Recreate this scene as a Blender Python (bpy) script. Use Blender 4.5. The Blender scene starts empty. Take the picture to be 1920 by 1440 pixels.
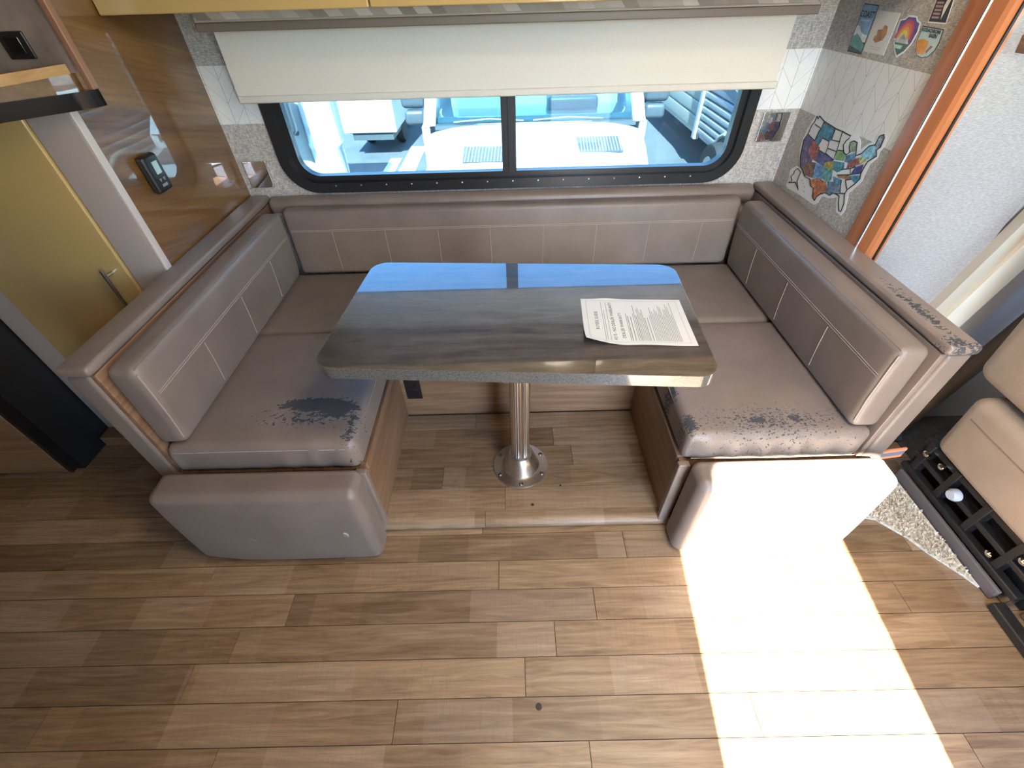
import bpy, bmesh, math, random
from mathutils import Vector, Matrix
random.seed(7)
S = bpy.context.scene
COL = S.collection

# ---------------------------------------------------------------- camera
cd = bpy.data.cameras.new('camera'); cam = bpy.data.objects.new('camera', cd); COL.objects.link(cam)
cd.sensor_fit = 'HORIZONTAL'; cd.sensor_width = 36.0; cd.lens = 819.82/1920*36.0; cd.clip_start = .02
_r = Vector((0.9996766, -0.01301404, -0.0218478)); _u = Vector((0.02481959, 0.68643571, 0.72676682)); _f = Vector((-0.00553894, 0.72707403, -0.68653672))
cam.matrix_world = Matrix(((_r.x, _u.x, -_f.x, -0.0053), (_r.y, _u.y, -_f.y, -0.9243), (_r.z, _u.z, -_f.z, 1.4792), (0, 0, 0, 1)))
S.camera = cam

# ---------------------------------------------------------------- sky, sun, exposure
SUN_DIR = Vector((0.10, 1.0, -0.97)).normalized()      # direction the sunlight travels
w = bpy.data.worlds.new('sky'); S.world = w; w.use_nodes = True
wn = w.node_tree; wn.nodes.clear()
sk = wn.nodes.new('ShaderNodeTexSky'); sk.sky_type = 'NISHITA'; sk.sun_disc = False
sk.sun_elevation = math.asin(-SUN_DIR.z); sk.sun_rotation = math.pi; sk.air_density = 1.0; sk.dust_density = .2; sk.ozone_density = 3.5
bg = wn.nodes.new('ShaderNodeBackground'); bg.inputs[1].default_value = 0.42
wo = wn.nodes.new('ShaderNodeOutputWorld'); wn.links.new(sk.outputs[0], bg.inputs[0]); wn.links.new(bg.outputs[0], wo.inputs[0])
sl = bpy.data.lights.new('sun', 'SUN'); sun = bpy.data.objects.new('sun', sl); COL.objects.link(sun)
sl.energy = 12.0; sl.angle = math.radians(.6); sl.color = (1, .95, .87)
sun.rotation_euler = SUN_DIR.to_track_quat('-Z', 'Y').to_euler(); sun.location = (0, -6, 8)
S.view_settings.view_transform = 'Standard'; S.view_settings.look = 'None'
S.view_settings.exposure = 3.18; S.view_settings.gamma = 1.0; S.view_settings.use_curve_mapping = False

# ---------------------------------------------------------------- helpers
class G:
    def __init__(s): s.v = []; s.f = []
    def add(s, vs, fs):
        b = len(s.v); s.v += [tuple(p) for p in vs]; s.f += [tuple(i+b for i in f) for f in fs]; return s
    def box(s, x0, x1, y0, y1, z0, z1):
        return s.add([(x0,y0,z0),(x1,y0,z0),(x1,y1,z0),(x0,y1,z0),(x0,y0,z1),(x1,y0,z1),(x1,y1,z1),(x0,y1,z1)],
                     [(0,3,2,1),(4,5,6,7),(0,1,5,4),(1,2,6,5),(2,3,7,6),(3,0,4,7)])
    def prism(s, poly, axis, a, b):
        P = {'x': lambda p, t: (t, p[0], p[1]), 'y': lambda p, t: (p[0], t, p[1]), 'z': lambda p, t: (p[0], p[1], t)}[axis]
        n = len(poly)
        return s.add([P(p, a) for p in poly]+[P(p, b) for p in poly],
                     [tuple(range(n-1, -1, -1)), tuple(range(n, 2*n))]+[(i, (i+1) % n, n+(i+1) % n, n+i) for i in range(n)])
    def ring(s, inner, outer, axis, a, b):
        P = {'x': lambda p, t: (t, p[0], p[1]), 'y': lambda p, t: (p[0], t, p[1]), 'z': lambda p, t: (p[0], p[1], t)}[axis]
        n = len(inner); vs = []
        for t in (a, b): vs += [P(p, t) for p in inner]+[P(p, t) for p in outer]
        fs = []
        for i in range(n):
            j = (i+1) % n
            fs += [(i, j, n+j, n+i), (2*n+i, 3*n+i, 3*n+j, 2*n+j), (i, 2*n+i, 2*n+j, j), (n+i, n+j, 3*n+j, 3*n+i)]
        return s.add(vs, fs)
    def tube(s, pts, r, n=8, closed=False, cap=True):
        pts = [Vector(p) for p in pts]; m = len(pts); vs = []; fs = []
        up = None
        for i, p in enumerate(pts):
            a = pts[(i-1) % m] if (closed or i > 0) else p; b = pts[(i+1) % m] if (closed or i < m-1) else p
            t = (b-a).normalized()
            if up is None: up = Vector((0,0,1)) if abs(t.z) < .9 else Vector((1,0,0))
            x = t.cross(up).normalized(); y = x.cross(t).normalized(); up = y
            rr = r[i] if isinstance(r, (list, tuple)) else r
            vs += [p+rr*(math.cos(2*math.pi*k/n)*x+math.sin(2*math.pi*k/n)*y) for k in range(n)]
        for i in range(m if closed else m-1):
            j = (i+1) % m
            fs += [(i*n+k, i*n+(k+1) % n, j*n+(k+1) % n, j*n+k) for k in range(n)]
        if cap and not closed: fs += [tuple(range(n-1, -1, -1)), tuple(range((m-1)*n, m*n))]
        return s.add(vs, fs)
    def lathe(s, prof, c, n=32, axis='z'):
        vs = []; m = len(prof)
        for r, h in prof:
            for k in range(n):
                a = 2*math.pi*k/n; x, y = r*math.cos(a), r*math.sin(a)
                vs.append({'z': (c[0]+x, c[1]+y, c[2]+h), 'x': (c[0]+h, c[1]+x, c[2]+y), 'y': (c[0]+x, c[1]+h, c[2]+y)}[axis])
        fs = [(i*n+k, i*n+(k+1) % n, (i+1)*n+(k+1) % n, (i+1)*n+k) for i in range(m-1) for k in range(n)]
        fs += [tuple(range(n-1, -1, -1)), tuple(range((m-1)*n, m*n))]
        return s.add(vs, fs)
    def rbox(s, lo, hi, r, step=.06, deform=None, k=3):
        """box with rounded edges, dense enough to be bent by deform(p)"""
        lo = Vector(lo); hi = Vector(hi); h = (hi-lo)/2; c = (hi+lo)/2
        r = min(r, min(h)*.98); ax = []
        for a in range(3):
            q = h[a]-r; n = max(1, round(2*q/step)); mid = [-q+2*q*i/n for i in range(n+1)]
            e = [r*math.tan(math.pi/4*i/k) for i in range(1, k+1)]
            ax.append([-q-t for t in reversed(e)]+mid+[q+t for t in e])
        key = {}; vs = []; fs = []
        def vid(p):
            kk = tuple(round(t, 6) for t in p)
            if kk not in key:
                inner = Vector([max(-(h[i]-r), min(h[i]-r, p[i])) for i in range(3)])
                d = Vector(p)-inner
                q = c+inner+(d.normalized()*r if d.length > 1e-9 else d)
                key[kk] = len(vs); vs.append(tuple(deform(q)) if deform else tuple(q))
            return key[kk]
        for a in range(3):
            b, d = (a+1) % 3, (a+2) % 3
            for sg in (-1, 1):
                A, B = ax[b], ax[d]
                for i in range(len(A)-1):
                    for j in range(len(B)-1):
                        q = []
                        for (ii, jj) in ((i, j), (i+1, j), (i+1, j+1), (i, j+1)):
                            p = [0, 0, 0]; p[a] = sg*h[a]; p[b] = A[ii]; p[d] = B[jj]; q.append(vid(p))
                        fs.append(tuple(q) if sg > 0 else tuple(reversed(q)))
        return s.add(vs, fs)
    def xf(s, fn): s.v = [tuple(fn(Vector(p))) for p in s.v]; return s

def rr(x0, x1, z0, z1, r, n=8):
    """rounded rectangle, counter-clockwise; r one number or (bl, br, tr, tl)"""
    R = r if isinstance(r, (tuple, list)) else (r,)*4; o = []
    for (cx, cz, a0, q) in ((x0+R[0], z0+R[0], math.pi, R[0]), (x1-R[1], z0+R[1], 1.5*math.pi, R[1]), (x1-R[2], z1-R[2], 0, R[2]), (x0+R[3], z1-R[3], .5*math.pi, R[3])):
        o += [(cx+q*math.cos(a0+math.pi/2*i/n), cz+q*math.sin(a0+math.pi/2*i/n)) for i in range(n+1)]
    return o
def to_rect(loop, x0, x1, z0, z1):
    """outer rectangle with one point for each point of an inner loop"""
    cx = sum(p[0] for p in loop)/len(loop); cz = sum(p[1] for p in loop)/len(loop); o = []
    for x, z in loop:
        dx, dz = x-cx, z-cz; t = 1e9
        if dx > 1e-9: t = min(t, (x1-cx)/dx)
        if dx < -1e-9: t = min(t, (x0-cx)/dx)
        if dz > 1e-9: t = min(t, (z1-cz)/dz)
        if dz < -1e-9: t = min(t, (z0-cz)/dz)
        o.append([cx+dx*t, cz+dz*t])
    for X in (x0, x1):
        for Z in (z0, z1):
            i = min(range(len(o)), key=lambda i: (o[i][0]-X)**2+(o[i][1]-Z)**2); o[i] = [X, Z]
    return [tuple(p) for p in o]

def tag(o, label=None, cat=None, group=None, kind=None):
    if label: o['label'] = label
    if cat: o['category'] = cat
    if group: o['group'] = group
    if kind: o['kind'] = kind
    return o
def thing(name, label, cat, loc, group=None):
    o = bpy.data.objects.new(name, None); COL.objects.link(o); o.location = loc; o.empty_display_size = .1
    return tag(o, label, cat, group)
def wloc(o):
    v = Vector(o.location)
    while o.parent: o = o.parent; v += Vector(o.location)
    return v
def mk(name, g, mat, parent=None, smooth=False, ang=40):
    """one mesh object from world-space geometry, its origin at its base"""
    me = bpy.data.meshes.new(name)
    xs = [p[0] for p in g.v]; ys = [p[1] for p in g.v]; zs = [p[2] for p in g.v]
    org = Vector(((min(xs)+max(xs))/2, (min(ys)+max(ys))/2, min(zs)))
    me.from_pydata([tuple(Vector(p)-org) for p in g.v], [], g.f)
    bm = bmesh.new(); bm.from_mesh(me); bmesh.ops.recalc_face_normals(bm, faces=bm.faces); bm.to_mesh(me); bm.free()
    if smooth:
        me.polygons.foreach_set('use_smooth', [True]*len(me.polygons)); me.set_sharp_from_angle(angle=math.radians(ang))
    me.materials.append(mat)
    o = bpy.data.objects.new(name, me); COL.objects.link(o)
    if parent: o.parent = parent; o.location = org-wloc(parent)
    else: o.location = org
    return o
def one(name, g, mat, label, cat, group=None, smooth=False, ang=40):
    return tag(mk(name, g, mat, None, smooth, ang), label, cat, group)
def struct(name, g, mat, label=None, smooth=False):
    return tag(mk(name, g, mat, None, smooth), label, None, None, 'structure')
def text_g(body, size, origin, right, up, align='LEFT', lift=0.0, normal=None, sx=1.0, bold=0.0):
    cu = bpy.data.curves.new('lettering', 'FONT'); cu.body = body; cu.size = size; cu.align_x = align; cu.resolution_u = 2; cu.offset = bold
    o = bpy.data.objects.new('lettering_source', cu); COL.objects.link(o)
    me = bpy.data.meshes.new_from_object(o.evaluated_get(bpy.context.evaluated_depsgraph_get()))
    right = Vector(right); up = Vector(up); g = G(); org = Vector(origin)+(Vector(normal)*lift if normal else Vector((0,0,0)))
    g.add([org+right*v.co.x*sx+up*v.co.y for v in me.vertices], [tuple(p.vertices) for p in me.polygons])
    bpy.data.objects.remove(o); bpy.data.curves.remove(cu); bpy.data.meshes.remove(me)
    return g

# ---------------------------------------------------------------- materials
class NT:
    def __init__(s, name):
        s.m = bpy.data.materials.new(name); s.m.use_nodes = True; s.t = s.m.node_tree; s.t.nodes.clear()
        s.out = s.t.nodes.new('ShaderNodeOutputMaterial')
    def n(s, ty, **kw):
        nd = s.t.nodes.new('ShaderNode'+ty)
        for k, v in kw.items():
            if k.startswith('i_'):
                key = k[2:]; key = int(key) if key.isdigit() else key.replace('_', ' ')
                s.put(nd.inputs[key], v)
            else: setattr(nd, k, v)
        return nd
    def put(s, inp, v):
        if isinstance(v, bpy.types.NodeSocket): s.t.links.new(v, inp)
        elif isinstance(v, bpy.types.Node): s.t.links.new(v.outputs[0], inp)
        elif isinstance(v, (tuple, list)) and inp.type == 'RGBA': inp.default_value = tuple(v)+(1,)*(4-len(v))
        else: inp.default_value = v
    def math(s, op, a, b=0.0, c=None, clamp=False):
        nd = s.n('Math', operation=op, use_clamp=clamp); s.put(nd.inputs[0], a); s.put(nd.inputs[1], b)
        if c is not None: s.put(nd.inputs[2], c)
        return nd.outputs[0]
    def mix(s, f, a, b):
        nd = s.n('MixRGB'); s.put(nd.inputs[0], f); s.put(nd.inputs[1], a); s.put(nd.inputs[2], b); return nd.outputs[0]
    def pos(s): return s.n('NewGeometry').outputs['Position']
    def xyz(s, v): nd = s.n('SeparateXYZ'); s.put(nd.inputs[0], v); return nd.outputs
    def vec(s, x, y, z): nd = s.n('CombineXYZ'); s.put(nd.inputs[0], x); s.put(nd.inputs[1], y); s.put(nd.inputs[2], z); return nd.outputs[0]
    def scl(s, v, k):
        nd = s.n('VectorMath', operation='MULTIPLY'); s.put(nd.inputs[0], v); nd.inputs[1].default_value = k; return nd.outputs[0]
    def noise(s, v, scale, detail=3, rough=.55, dist=0.0):
        nd = s.n('TexNoise'); s.put(nd.inputs['Vector'], v); nd.inputs['Scale'].default_value = scale; nd.inputs['Detail'].default_value = detail
        nd.inputs['Roughness'].default_value = rough; nd.inputs['Distortion'].default_value = dist; return nd.outputs[0]
    def ramp(s, f, stops):
        nd = s.n('ValToRGB'); s.put(nd.inputs[0], f); el = nd.color_ramp.elements
        while len(el) < len(stops): el.new(.5)
        for e, (p, c) in zip(el, stops): e.position = p; e.color = tuple(c)+(1,)*(4-len(c)) if isinstance(c, (tuple, list)) else (c, c, c, 1)
        return nd.outputs[0]
    def bump(s, h, strength=.2, dist=.002):
        nd = s.n('Bump'); nd.inputs['Strength'].default_value = strength; nd.inputs['Distance'].default_value = dist; s.put(nd.inputs['Height'], h); return nd.outputs[0]
    def bsdf(s, col, rough=.5, metal=0.0, normal=None, spec=.5, coat=0.0, coat_rough=.05, coat_ior=1.5, sheen=0.0, emit=None, estr=0.0):
        b = s.n('BsdfPrincipled'); s.put(b.inputs['Base Color'], col); s.put(b.inputs['Roughness'], rough); s.put(b.inputs['Metallic'], metal)
        b.inputs['Specular IOR Level'].default_value = spec
        if coat: b.inputs['Coat Weight'].default_value = coat; b.inputs['Coat Roughness'].default_value = coat_rough; b.inputs['Coat IOR'].default_value = coat_ior
        if sheen: b.inputs['Sheen Weight'].default_value = sheen
        if normal is not None: s.put(b.inputs['Normal'], normal)
        if emit: s.put(b.inputs['Emission Color'], emit); b.inputs['Emission Strength'].default_value = estr
        s.t.links.new(b.outputs[0], s.out.inputs[0]); return s.m

def plain(name, col, rough=.5, metal=0.0, var=.0, scale=20, **kw):
    t = NT(name)
    if var:
        n = t.noise(t.pos(), scale, 4); f = t.ramp(n, [(.3, 1-var), (.7, 1+var)])
        md = t.n('MixRGB', blend_type='MULTIPLY'); md.inputs[0].default_value = 1; t.put(md.inputs[1], col); t.put(md.inputs[2], f); c = md.outputs[0]
    else:
        n = t.noise(t.pos(), 60, 2); c = t.mix(t.ramp(n, [(.35, .0), (.65, .06)]), col, tuple(x*.8 for x in col[:3]))
    return t.bsdf(c, rough, metal, **kw)

def ell(t, xyz, spots, base=None):
    """largest of 1-distance over ellipses (axis a, axis b, centre, radii)"""
    res = base
    for (ia, ib, ca, cb, ra, rb, gain) in spots:
        a = t.math('MULTIPLY', t.math('SUBTRACT', xyz[ia], ca), 1/ra); b = t.math('MULTIPLY', t.math('SUBTRACT', xyz[ib], cb), 1/rb)
        d = t.math('SQRT', t.math('ADD', t.math('MULTIPLY', a, a), t.math('MULTIPLY', b, b)))
        m = t.math('MULTIPLY', t.math('SUBTRACT', 1.0, d), gain)
        res = m if res is None else t.math('MAXIMUM', res, m)
    return res
def leather(name, col=(.178, .137, .110), rough=.40, spots=None, fine=55, limit=None):
    t = NT(name); p = t.pos()
    v = t.n('TexVoronoi', i_Scale=420.0); t.put(v.inputs['Vector'], p)
    n1 = t.noise(p, 7, 4); n2 = t.noise(p, 110, 3)
    c = t.mix(t.ramp(n1, [(.3, 0), (.7, 1)]), tuple(x*.88 for x in col), tuple(x*1.1 for x in col))
    h = t.math('ADD', t.math('MULTIPLY', v.outputs['Distance'], .6), t.math('MULTIPLY', n2, .5))
    r = rough
    if spots:
        q = t.xyz(p); m = ell(t, q, spots)
        nn = t.noise(t.scl(p, (1, 1.7, 1)), fine, 5, .65, .6)
        k = t.math('ADD', m, t.math('MULTIPLY', t.math('SUBTRACT', nn, .5), 4.2))
        pe = t.ramp(k, [(.30, 0), (.36, 1)])
        ed = t.ramp(k, [(.20, 0), (.29, 1), (.33, 1), (.36, 0)])
        c = t.mix(t.math('MULTIPLY', ed, .55), c, (.42, .36, .31))
        c = t.mix(pe, c, t.mix(t.noise(p, 300, 2), (.026, .027, .029), (.058, .060, .064)))
        h = t.math('ADD', h, t.math('MULTIPLY', t.math('SUBTRACT', 1.0, pe), 1.2)); r = t.math('ADD', rough, t.math('MULTIPLY', pe, .45))
    return t.bsdf(c, r, normal=t.bump(h, .35, .0012), spec=.5, sheen=.05)
def wood(name, c0, c1, c2, axis=0, rough=.4, scale=1.0, coat=0.0, coat_ior=1.5, tilt=0.0, coat_rough=.03):
    t = NT(name); p = t.pos(); k = [26*scale]*3; k[axis] = 1.7*scale
    if tilt:
        mp = t.n('Mapping'); t.put(mp.inputs[0], p); mp.inputs['Rotation'].default_value = (tilt, 0, 0); p = mp.outputs[0]
    q = t.scl(p, tuple(k)); a = t.noise(q, 1.0, 6, .6, .8); k2 = [120*scale]*3; k2[axis] = 5*scale; b = t.noise(t.scl(p, tuple(k2)), 1.0, 3, .6)
    c = t.ramp(a, [(.28, c0), (.5, c1), (.72, c2)]); c = t.mix(t.math('MULTIPLY', t.ramp(b, [(.42, 0), (.62, 1)]), .35), c, c0)
    return t.bsdf(c, rough, normal=t.bump(b, .08, .001), coat=coat, coat_rough=coat_rough, coat_ior=coat_ior)
def glass(name, tint, refl=.06, rough=.0):
    t = NT(name); tr = t.n('BsdfTransparent'); t.put(tr.inputs[0], tint); gl = t.n('BsdfGlossy'); gl.inputs['Roughness'].default_value = rough
    fr = t.n('Fresnel'); fr.inputs[0].default_value = 1.45; mx = t.n('MixShader'); t.put(mx.inputs[0], fr.outputs[0]); t.put(mx.inputs[1], tr); t.put(mx.inputs[2], gl)
    t.t.links.new(mx.outputs[0], t.out.inputs[0]); return t.m
def wallpaper(name, u):
    """tweed covering with a white herringbone band"""
    t = NT(name); p = t.pos(); q = t.xyz(p); U = q[u]; Z = q[2]
    kx = [60]*3; kx[u] = 260; kz = [260]*3; kz[2] = 60
    a = t.noise(t.scl(p, (70, 70, 420)), 1.0, 3); b = t.noise(t.scl(p, (420, 420, 70)), 1.0, 3)
    wv = t.math('ADD', t.math('MULTIPLY', a, .5), t.math('MULTIPLY', b, .5))
    tw = t.ramp(wv, [(.36, (.235, .205, .175)), (.50, (.40, .365, .325)), (.64, (.60, .57, .53))])
    W = .056; H = .075
    cu = t.math('DIVIDE', U, W); fl = t.math('FLOOR', cu); fr = t.math('SUBTRACT', cu, fl)
    od = t.math('ABSOLUTE', t.math('SUBTRACT', t.math('MODULO', t.math('ADD', fl, 100), 2.0), fr))
    s_ = t.math('DIVIDE', t.math('ADD', Z, t.math('MULTIPLY', od, W*1.15)), H)
    f2 = t.math('SUBTRACT', s_, t.math('FLOOR', s_))
    l1 = t.math('LESS_THAN', f2, .022); l2 = t.math('LESS_THAN', t.math('MINIMUM', fr, t.math('SUBTRACT', 1.0, fr)), .014)
    ln = t.math('MAXIMUM', l1, l2); vein = t.ramp(t.noise(p, 9, 5, .6, 1.2), [(.47, 0), (.5, .12), (.53, 0)])
    wh = t.mix(t.math('MULTIPLY', ln, .7), t.mix(vein, (.72, .71, .68), (.45, .45, .44)), (.20, .19, .18))
    band = t.math('MULTIPLY', t.math('GREATER_THAN', Z, 1.068), t.math('LESS_THAN', Z, 1.254))
    c = t.mix(band, tw, wh); h = t.math('MULTIPLY', wv, t.math('SUBTRACT', 1.0, t.math('MULTIPLY', band, .9)))
    return t.bsdf(c, .75, normal=t.bump(h, .5, .002))
def plank_mat(name):
    t = NT(name); p = t.pos(); q = t.xyz(p); rnd = t.n('ObjectInfo').outputs['Random']
    sx = t.math('ADD', q[0], t.math('MULTIPLY', rnd, 37.0)); yy = t.math('ADD', q[1], t.math('MULTIPLY', rnd, 11.0))
    v = t.vec(sx, yy, q[2])
    cell = t.math('FLOOR', t.math('ADD', t.math('MULTIPLY', sx, 4.2), t.math('MULTIPLY', t.noise(t.vec(sx, 0.0, 0.0), 2.0, 1), 2.0)))
    wn_ = t.n('TexWhiteNoise', noise_dimensions='2D'); t.put(wn_.inputs['Vector'], t.vec(cell, t.math('MULTIPLY', rnd, 91.0), 0.0)); blk = wn_.outputs['Value']
    g1 = t.noise(t.scl(v, (3.0, 34, 1)), 1.0, 6, .62, 1.6); g2 = t.noise(t.scl(v, (9, 210, 1)), 1.0, 3, .6)
    rg = t.n('TexWave', wave_type='RINGS', i_Scale=1.6, i_Distortion=5.0, i_Detail=3.0); t.put(rg.inputs['Vector'], t.scl(v, (.55, 7.5, 1)))
    saw = t.noise(t.scl(v, (230, 14, 1)), 1.0, 2)
    c = t.ramp(g1, [(.25, (.120, .066, .030)), (.48, (.240, .150, .076)), (.75, (.350, .240, .136))])
    c = t.mix(t.math('MULTIPLY', t.ramp(rg.outputs['Fac'], [(.55, 0), (.95, 1)]), .30), c, (.15, .092, .055))
    c = t.mix(t.math('MULTIPLY', t.ramp(g2, [(.5, 0), (.68, 1)]), .45), c, (.15, .095, .06))
    c = t.mix(t.math('MULTIPLY', t.math('MULTIPLY', t.ramp(saw, [(.52, 0), (.66, 1)]), t.math('GREATER_THAN', blk, .55)), .28), c, (.13, .085, .055))
    c = t.mix(t.ramp(t.noise(v, 13, 4, .7, .5), [(.70, 0), (.76, .75)]), c, (.085, .052, .034))
    tone = t.math('ADD', t.math('MULTIPLY', t.math('SUBTRACT', blk, .5), .34), t.math('MULTIPLY', t.math('SUBTRACT', rnd, .5), .40))
    md = t.n('MixRGB', blend_type='MULTIPLY'); md.inputs[0].default_value = 1; t.put(md.inputs[1], c); t.put(md.inputs[2], t.math('ADD', 1.0, tone))
    gy = t.mix(t.math('MULTIPLY', t.math('GREATER_THAN', blk, .7), .16), md.outputs[0], (.26, .215, .17))
    return t.bsdf(gy, t.math('ADD', .36, t.math('MULTIPLY', g2, .14)), normal=t.bump(g2, .10, .0006), spec=.45)

M = {}
M['leather'] = leather('taupe_leather')
M['leather_seat_l'] = leather('taupe_leather_peeled', spots=[(0,1,-.63,.050,.135,.034,3.2),(0,1,-.565,.035,.08,.05,2.0),(0,1,-.64,-.005,.15,.04,.50),(0,1,-.505,-.02,.020,.09,.7)])
M['leather_seat_r'] = leather('taupe_leather_cracked', spots=[(0,1,.76,-.062,.20,.050,.38),(0,1,.72,-.058,.035,.022,1.2),(0,1,.83,-.052,.030,.018,1.1),(0,1,.520,-.06,.022,.045,1.4),(0,1,.508,.085,.014,.05,1.0)], fine=110)
M['cap'] = leather('taupe_cap_vinyl', (.20, .15, .12), .33)
M['cap_worn'] = leather('taupe_cap_vinyl_worn', (.20, .15, .12), .33, spots=[(0,1,1.075,.03,.018,.16,.75),(0,1,1.07,-.10,.03,.03,.9),(0,1,1.11,-.118,.04,.012,.7)], fine=70)
M['seam'] = plain('seam_thread', (.33, .275, .235), .5)
M['plank'] = plank_mat('vinyl_plank')
M['subfloor'] = plain('plank_joint_dark', (.03, .02, .013), .7)
M['walnut'] = wood('walnut_panel', (.125, .062, .032), (.225, .125, .068), (.31, .188, .112), axis=0, rough=.35)
M['walnut_y'] = wood('walnut_panel_side', (.125, .062, .032), (.225, .125, .068), (.31, .188, .112), axis=1, rough=.35)
M['gloss_wood'] = wood('glossy_wood_panel', (.080, .034, .008), (.165, .076, .020), (.235, .118, .036), axis=1, rough=.3, scale=.8, coat=1.0, coat_ior=1.62, tilt=.25, coat_rough=.015)
M['gold'] = plain('gold_laminate', (.46, .315, .125), .16, var=.04, scale=3, coat=.6, coat_ior=1.5, coat_rough=.04)
M['pale_stile'] = plain('pale_taupe_laminate', (.40, .33, .29), .3, coat=.4)
M['orange_wood'] = wood('orange_cherry_trim', (.34, .115, .040), (.43, .155, .058), (.50, .20, .08), axis=2, rough=.35, scale=.5)
M['wall_x'] = wallpaper('herringbone_wallcovering_back', 0)
M['wall_y'] = wallpaper('herringbone_wallcovering_side', 1)
def fabric_wall(name, a, b, k):
    t = NT(name); p = t.pos(); n = t.noise(t.scl(p, k), 1.0, 4, .6); return t.bsdf(t.ramp(n, [(.32, a), (.62, b)]), .8, normal=t.bump(n, .4, .0015))
M['grey_fabric'] = fabric_wall('grey_woven_wall', (.22, .213, .207), (.35, .345, .34), (110, 110, 800))
M['cream'] = plain('cream_plastic', (.66, .60, .48), .45)
M['tan_plastic'] = plain('tan_plastic', (.46, .41, .33), .5)
M['bluegrey'] = plain('grey_door_plastic', (.36, .37, .40), .5)
M['black'] = plain('black_plastic', (.012, .012, .013), .35)
M['black_gloss'] = plain('black_gloss', (.008, .008, .009), .12, coat=.5)
M['frame_black'] = plain('black_anodised_frame', (.014, .014, .015), .32)
M['kitchen_wood'] = wood('kitchen_cabinet_wood', (.10, .055, .028), (.17, .10, .055), (.24, .15, .085), axis=2, rough=.4)
M['white_paint'] = plain('interior_white', (.62, .60, .56), .6)
M['ceiling'] = plain('ceiling_vinyl', (.66, .64, .60), .7)
M['shade'] = None
t = NT('roller_shade_cloth'); p = t.pos(); n = t.noise(t.scl(p, (260, 1, 260)), 1.0, 2)
c = t.ramp(n, [(.3, (.65, .615, .545)), (.7, (.72, .685, .61))]); d = t.n('BsdfDiffuse'); t.put(d.inputs[0], c); tl = t.n('BsdfTranslucent'); t.put(tl.inputs[0], (.62, .60, .54)); mx = t.n('MixShader'); mx.inputs[0].default_value = .16
t.put(mx.inputs[1], d); t.put(mx.inputs[2], tl); t.t.links.new(mx.outputs[0], t.out.inputs[0]); M['shade'] = t.m
t = NT('valance_fabric'); p = t.pos(); q = t.xyz(p); uu = t.math('ADD', t.math('MULTIPLY', q[0], 11.0), t.math('MULTIPLY', q[2], 9.0)); wn2 = t.n('TexWhiteNoise', noise_dimensions='1D'); t.put(wn2.inputs['W'], t.math('FLOOR', t.math('MULTIPLY', uu, 2.0)))
M['valance'] = t.bsdf(t.ramp(wn2.outputs['Value'], [(.0, (.26, .235, .20)), (.5, (.42, .40, .36)), (1, (.62, .60, .57))]), .8)
M['valance_board'] = plain('valance_trim', (.20, .155, .115), .5)
def table_mat(name):
    t = NT(name); p = t.pos(); a = t.noise(t.scl(p, (5, 40, 20)), 1.0, 6, .65, .7); b = t.noise(p, 9, 5, .6)
    c = t.ramp(a, [(.3, (.022, .017, .014)), (.55, (.052, .042, .035)), (.75, (.090, .074, .062))])
    c = t.mix(t.ramp(b, [(.45, 0), (.7, .4)]), c, (.10, .085, .072))
    return t.bsdf(c, t.math('ADD', .30, t.math('MULTIPLY', a, .1)), coat=1.0, coat_rough=.03, coat_ior=1.85, spec=.25)
M['table'] = table_mat('dark_slate_laminate')
t = NT('table_edge_band'); n = t.noise(t.pos(), 260, 3); M['table_edge'] = t.bsdf(t.ramp(n, [(.3, (.055, .057, .052)), (.7, (.12, .122, .112))]), .14, coat=.8, coat_rough=.05, coat_ior=1.9)
t = NT('brushed_aluminium'); n = t.noise(t.scl(t.pos(), (300, 300, 6)), 1.0, 3); M['alu'] = t.bsdf(t.ramp(n, [(.3, (.50, .47, .42)), (.7, (.68, .65, .60))]), .30, 1.0)
M['chrome'] = plain('chrome', (.75, .74, .72), .10, 1.0)
M['mirror_plate'] = plain('polished_mirror_plate', (.70, .69, .68), .03, 1.0)
M['steel'] = plain('satin_steel', (.55, .53, .50), .3, 1.0)
M['paper'] = plain('white_paper', (.50, .50, .485), .7)
M['ink'] = plain('print_ink', (.05, .05, .055), .8)
M['ink_grey'] = plain('print_grey', (.22, .22, .23), .8)
M['glass'] = glass('tinted_window_glass', (.38, .50, .55))
M['clear_glass'] = glass('clear_glass', (.86, .90, .90))
M['seat_beige'] = leather('beige_seat_vinyl', (.36, .275, .20), .5)
M['metal_black'] = plain('black_painted_metal', (.018, .016, .016), .38, var=.25, scale=30)
M['carpet'] = plain('beige_carpet', (.58, .53, .43), .95, var=.25, scale=90)
M['lcd'] = plain('lcd_green_grey', (.36, .47, .43), .2)
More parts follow.
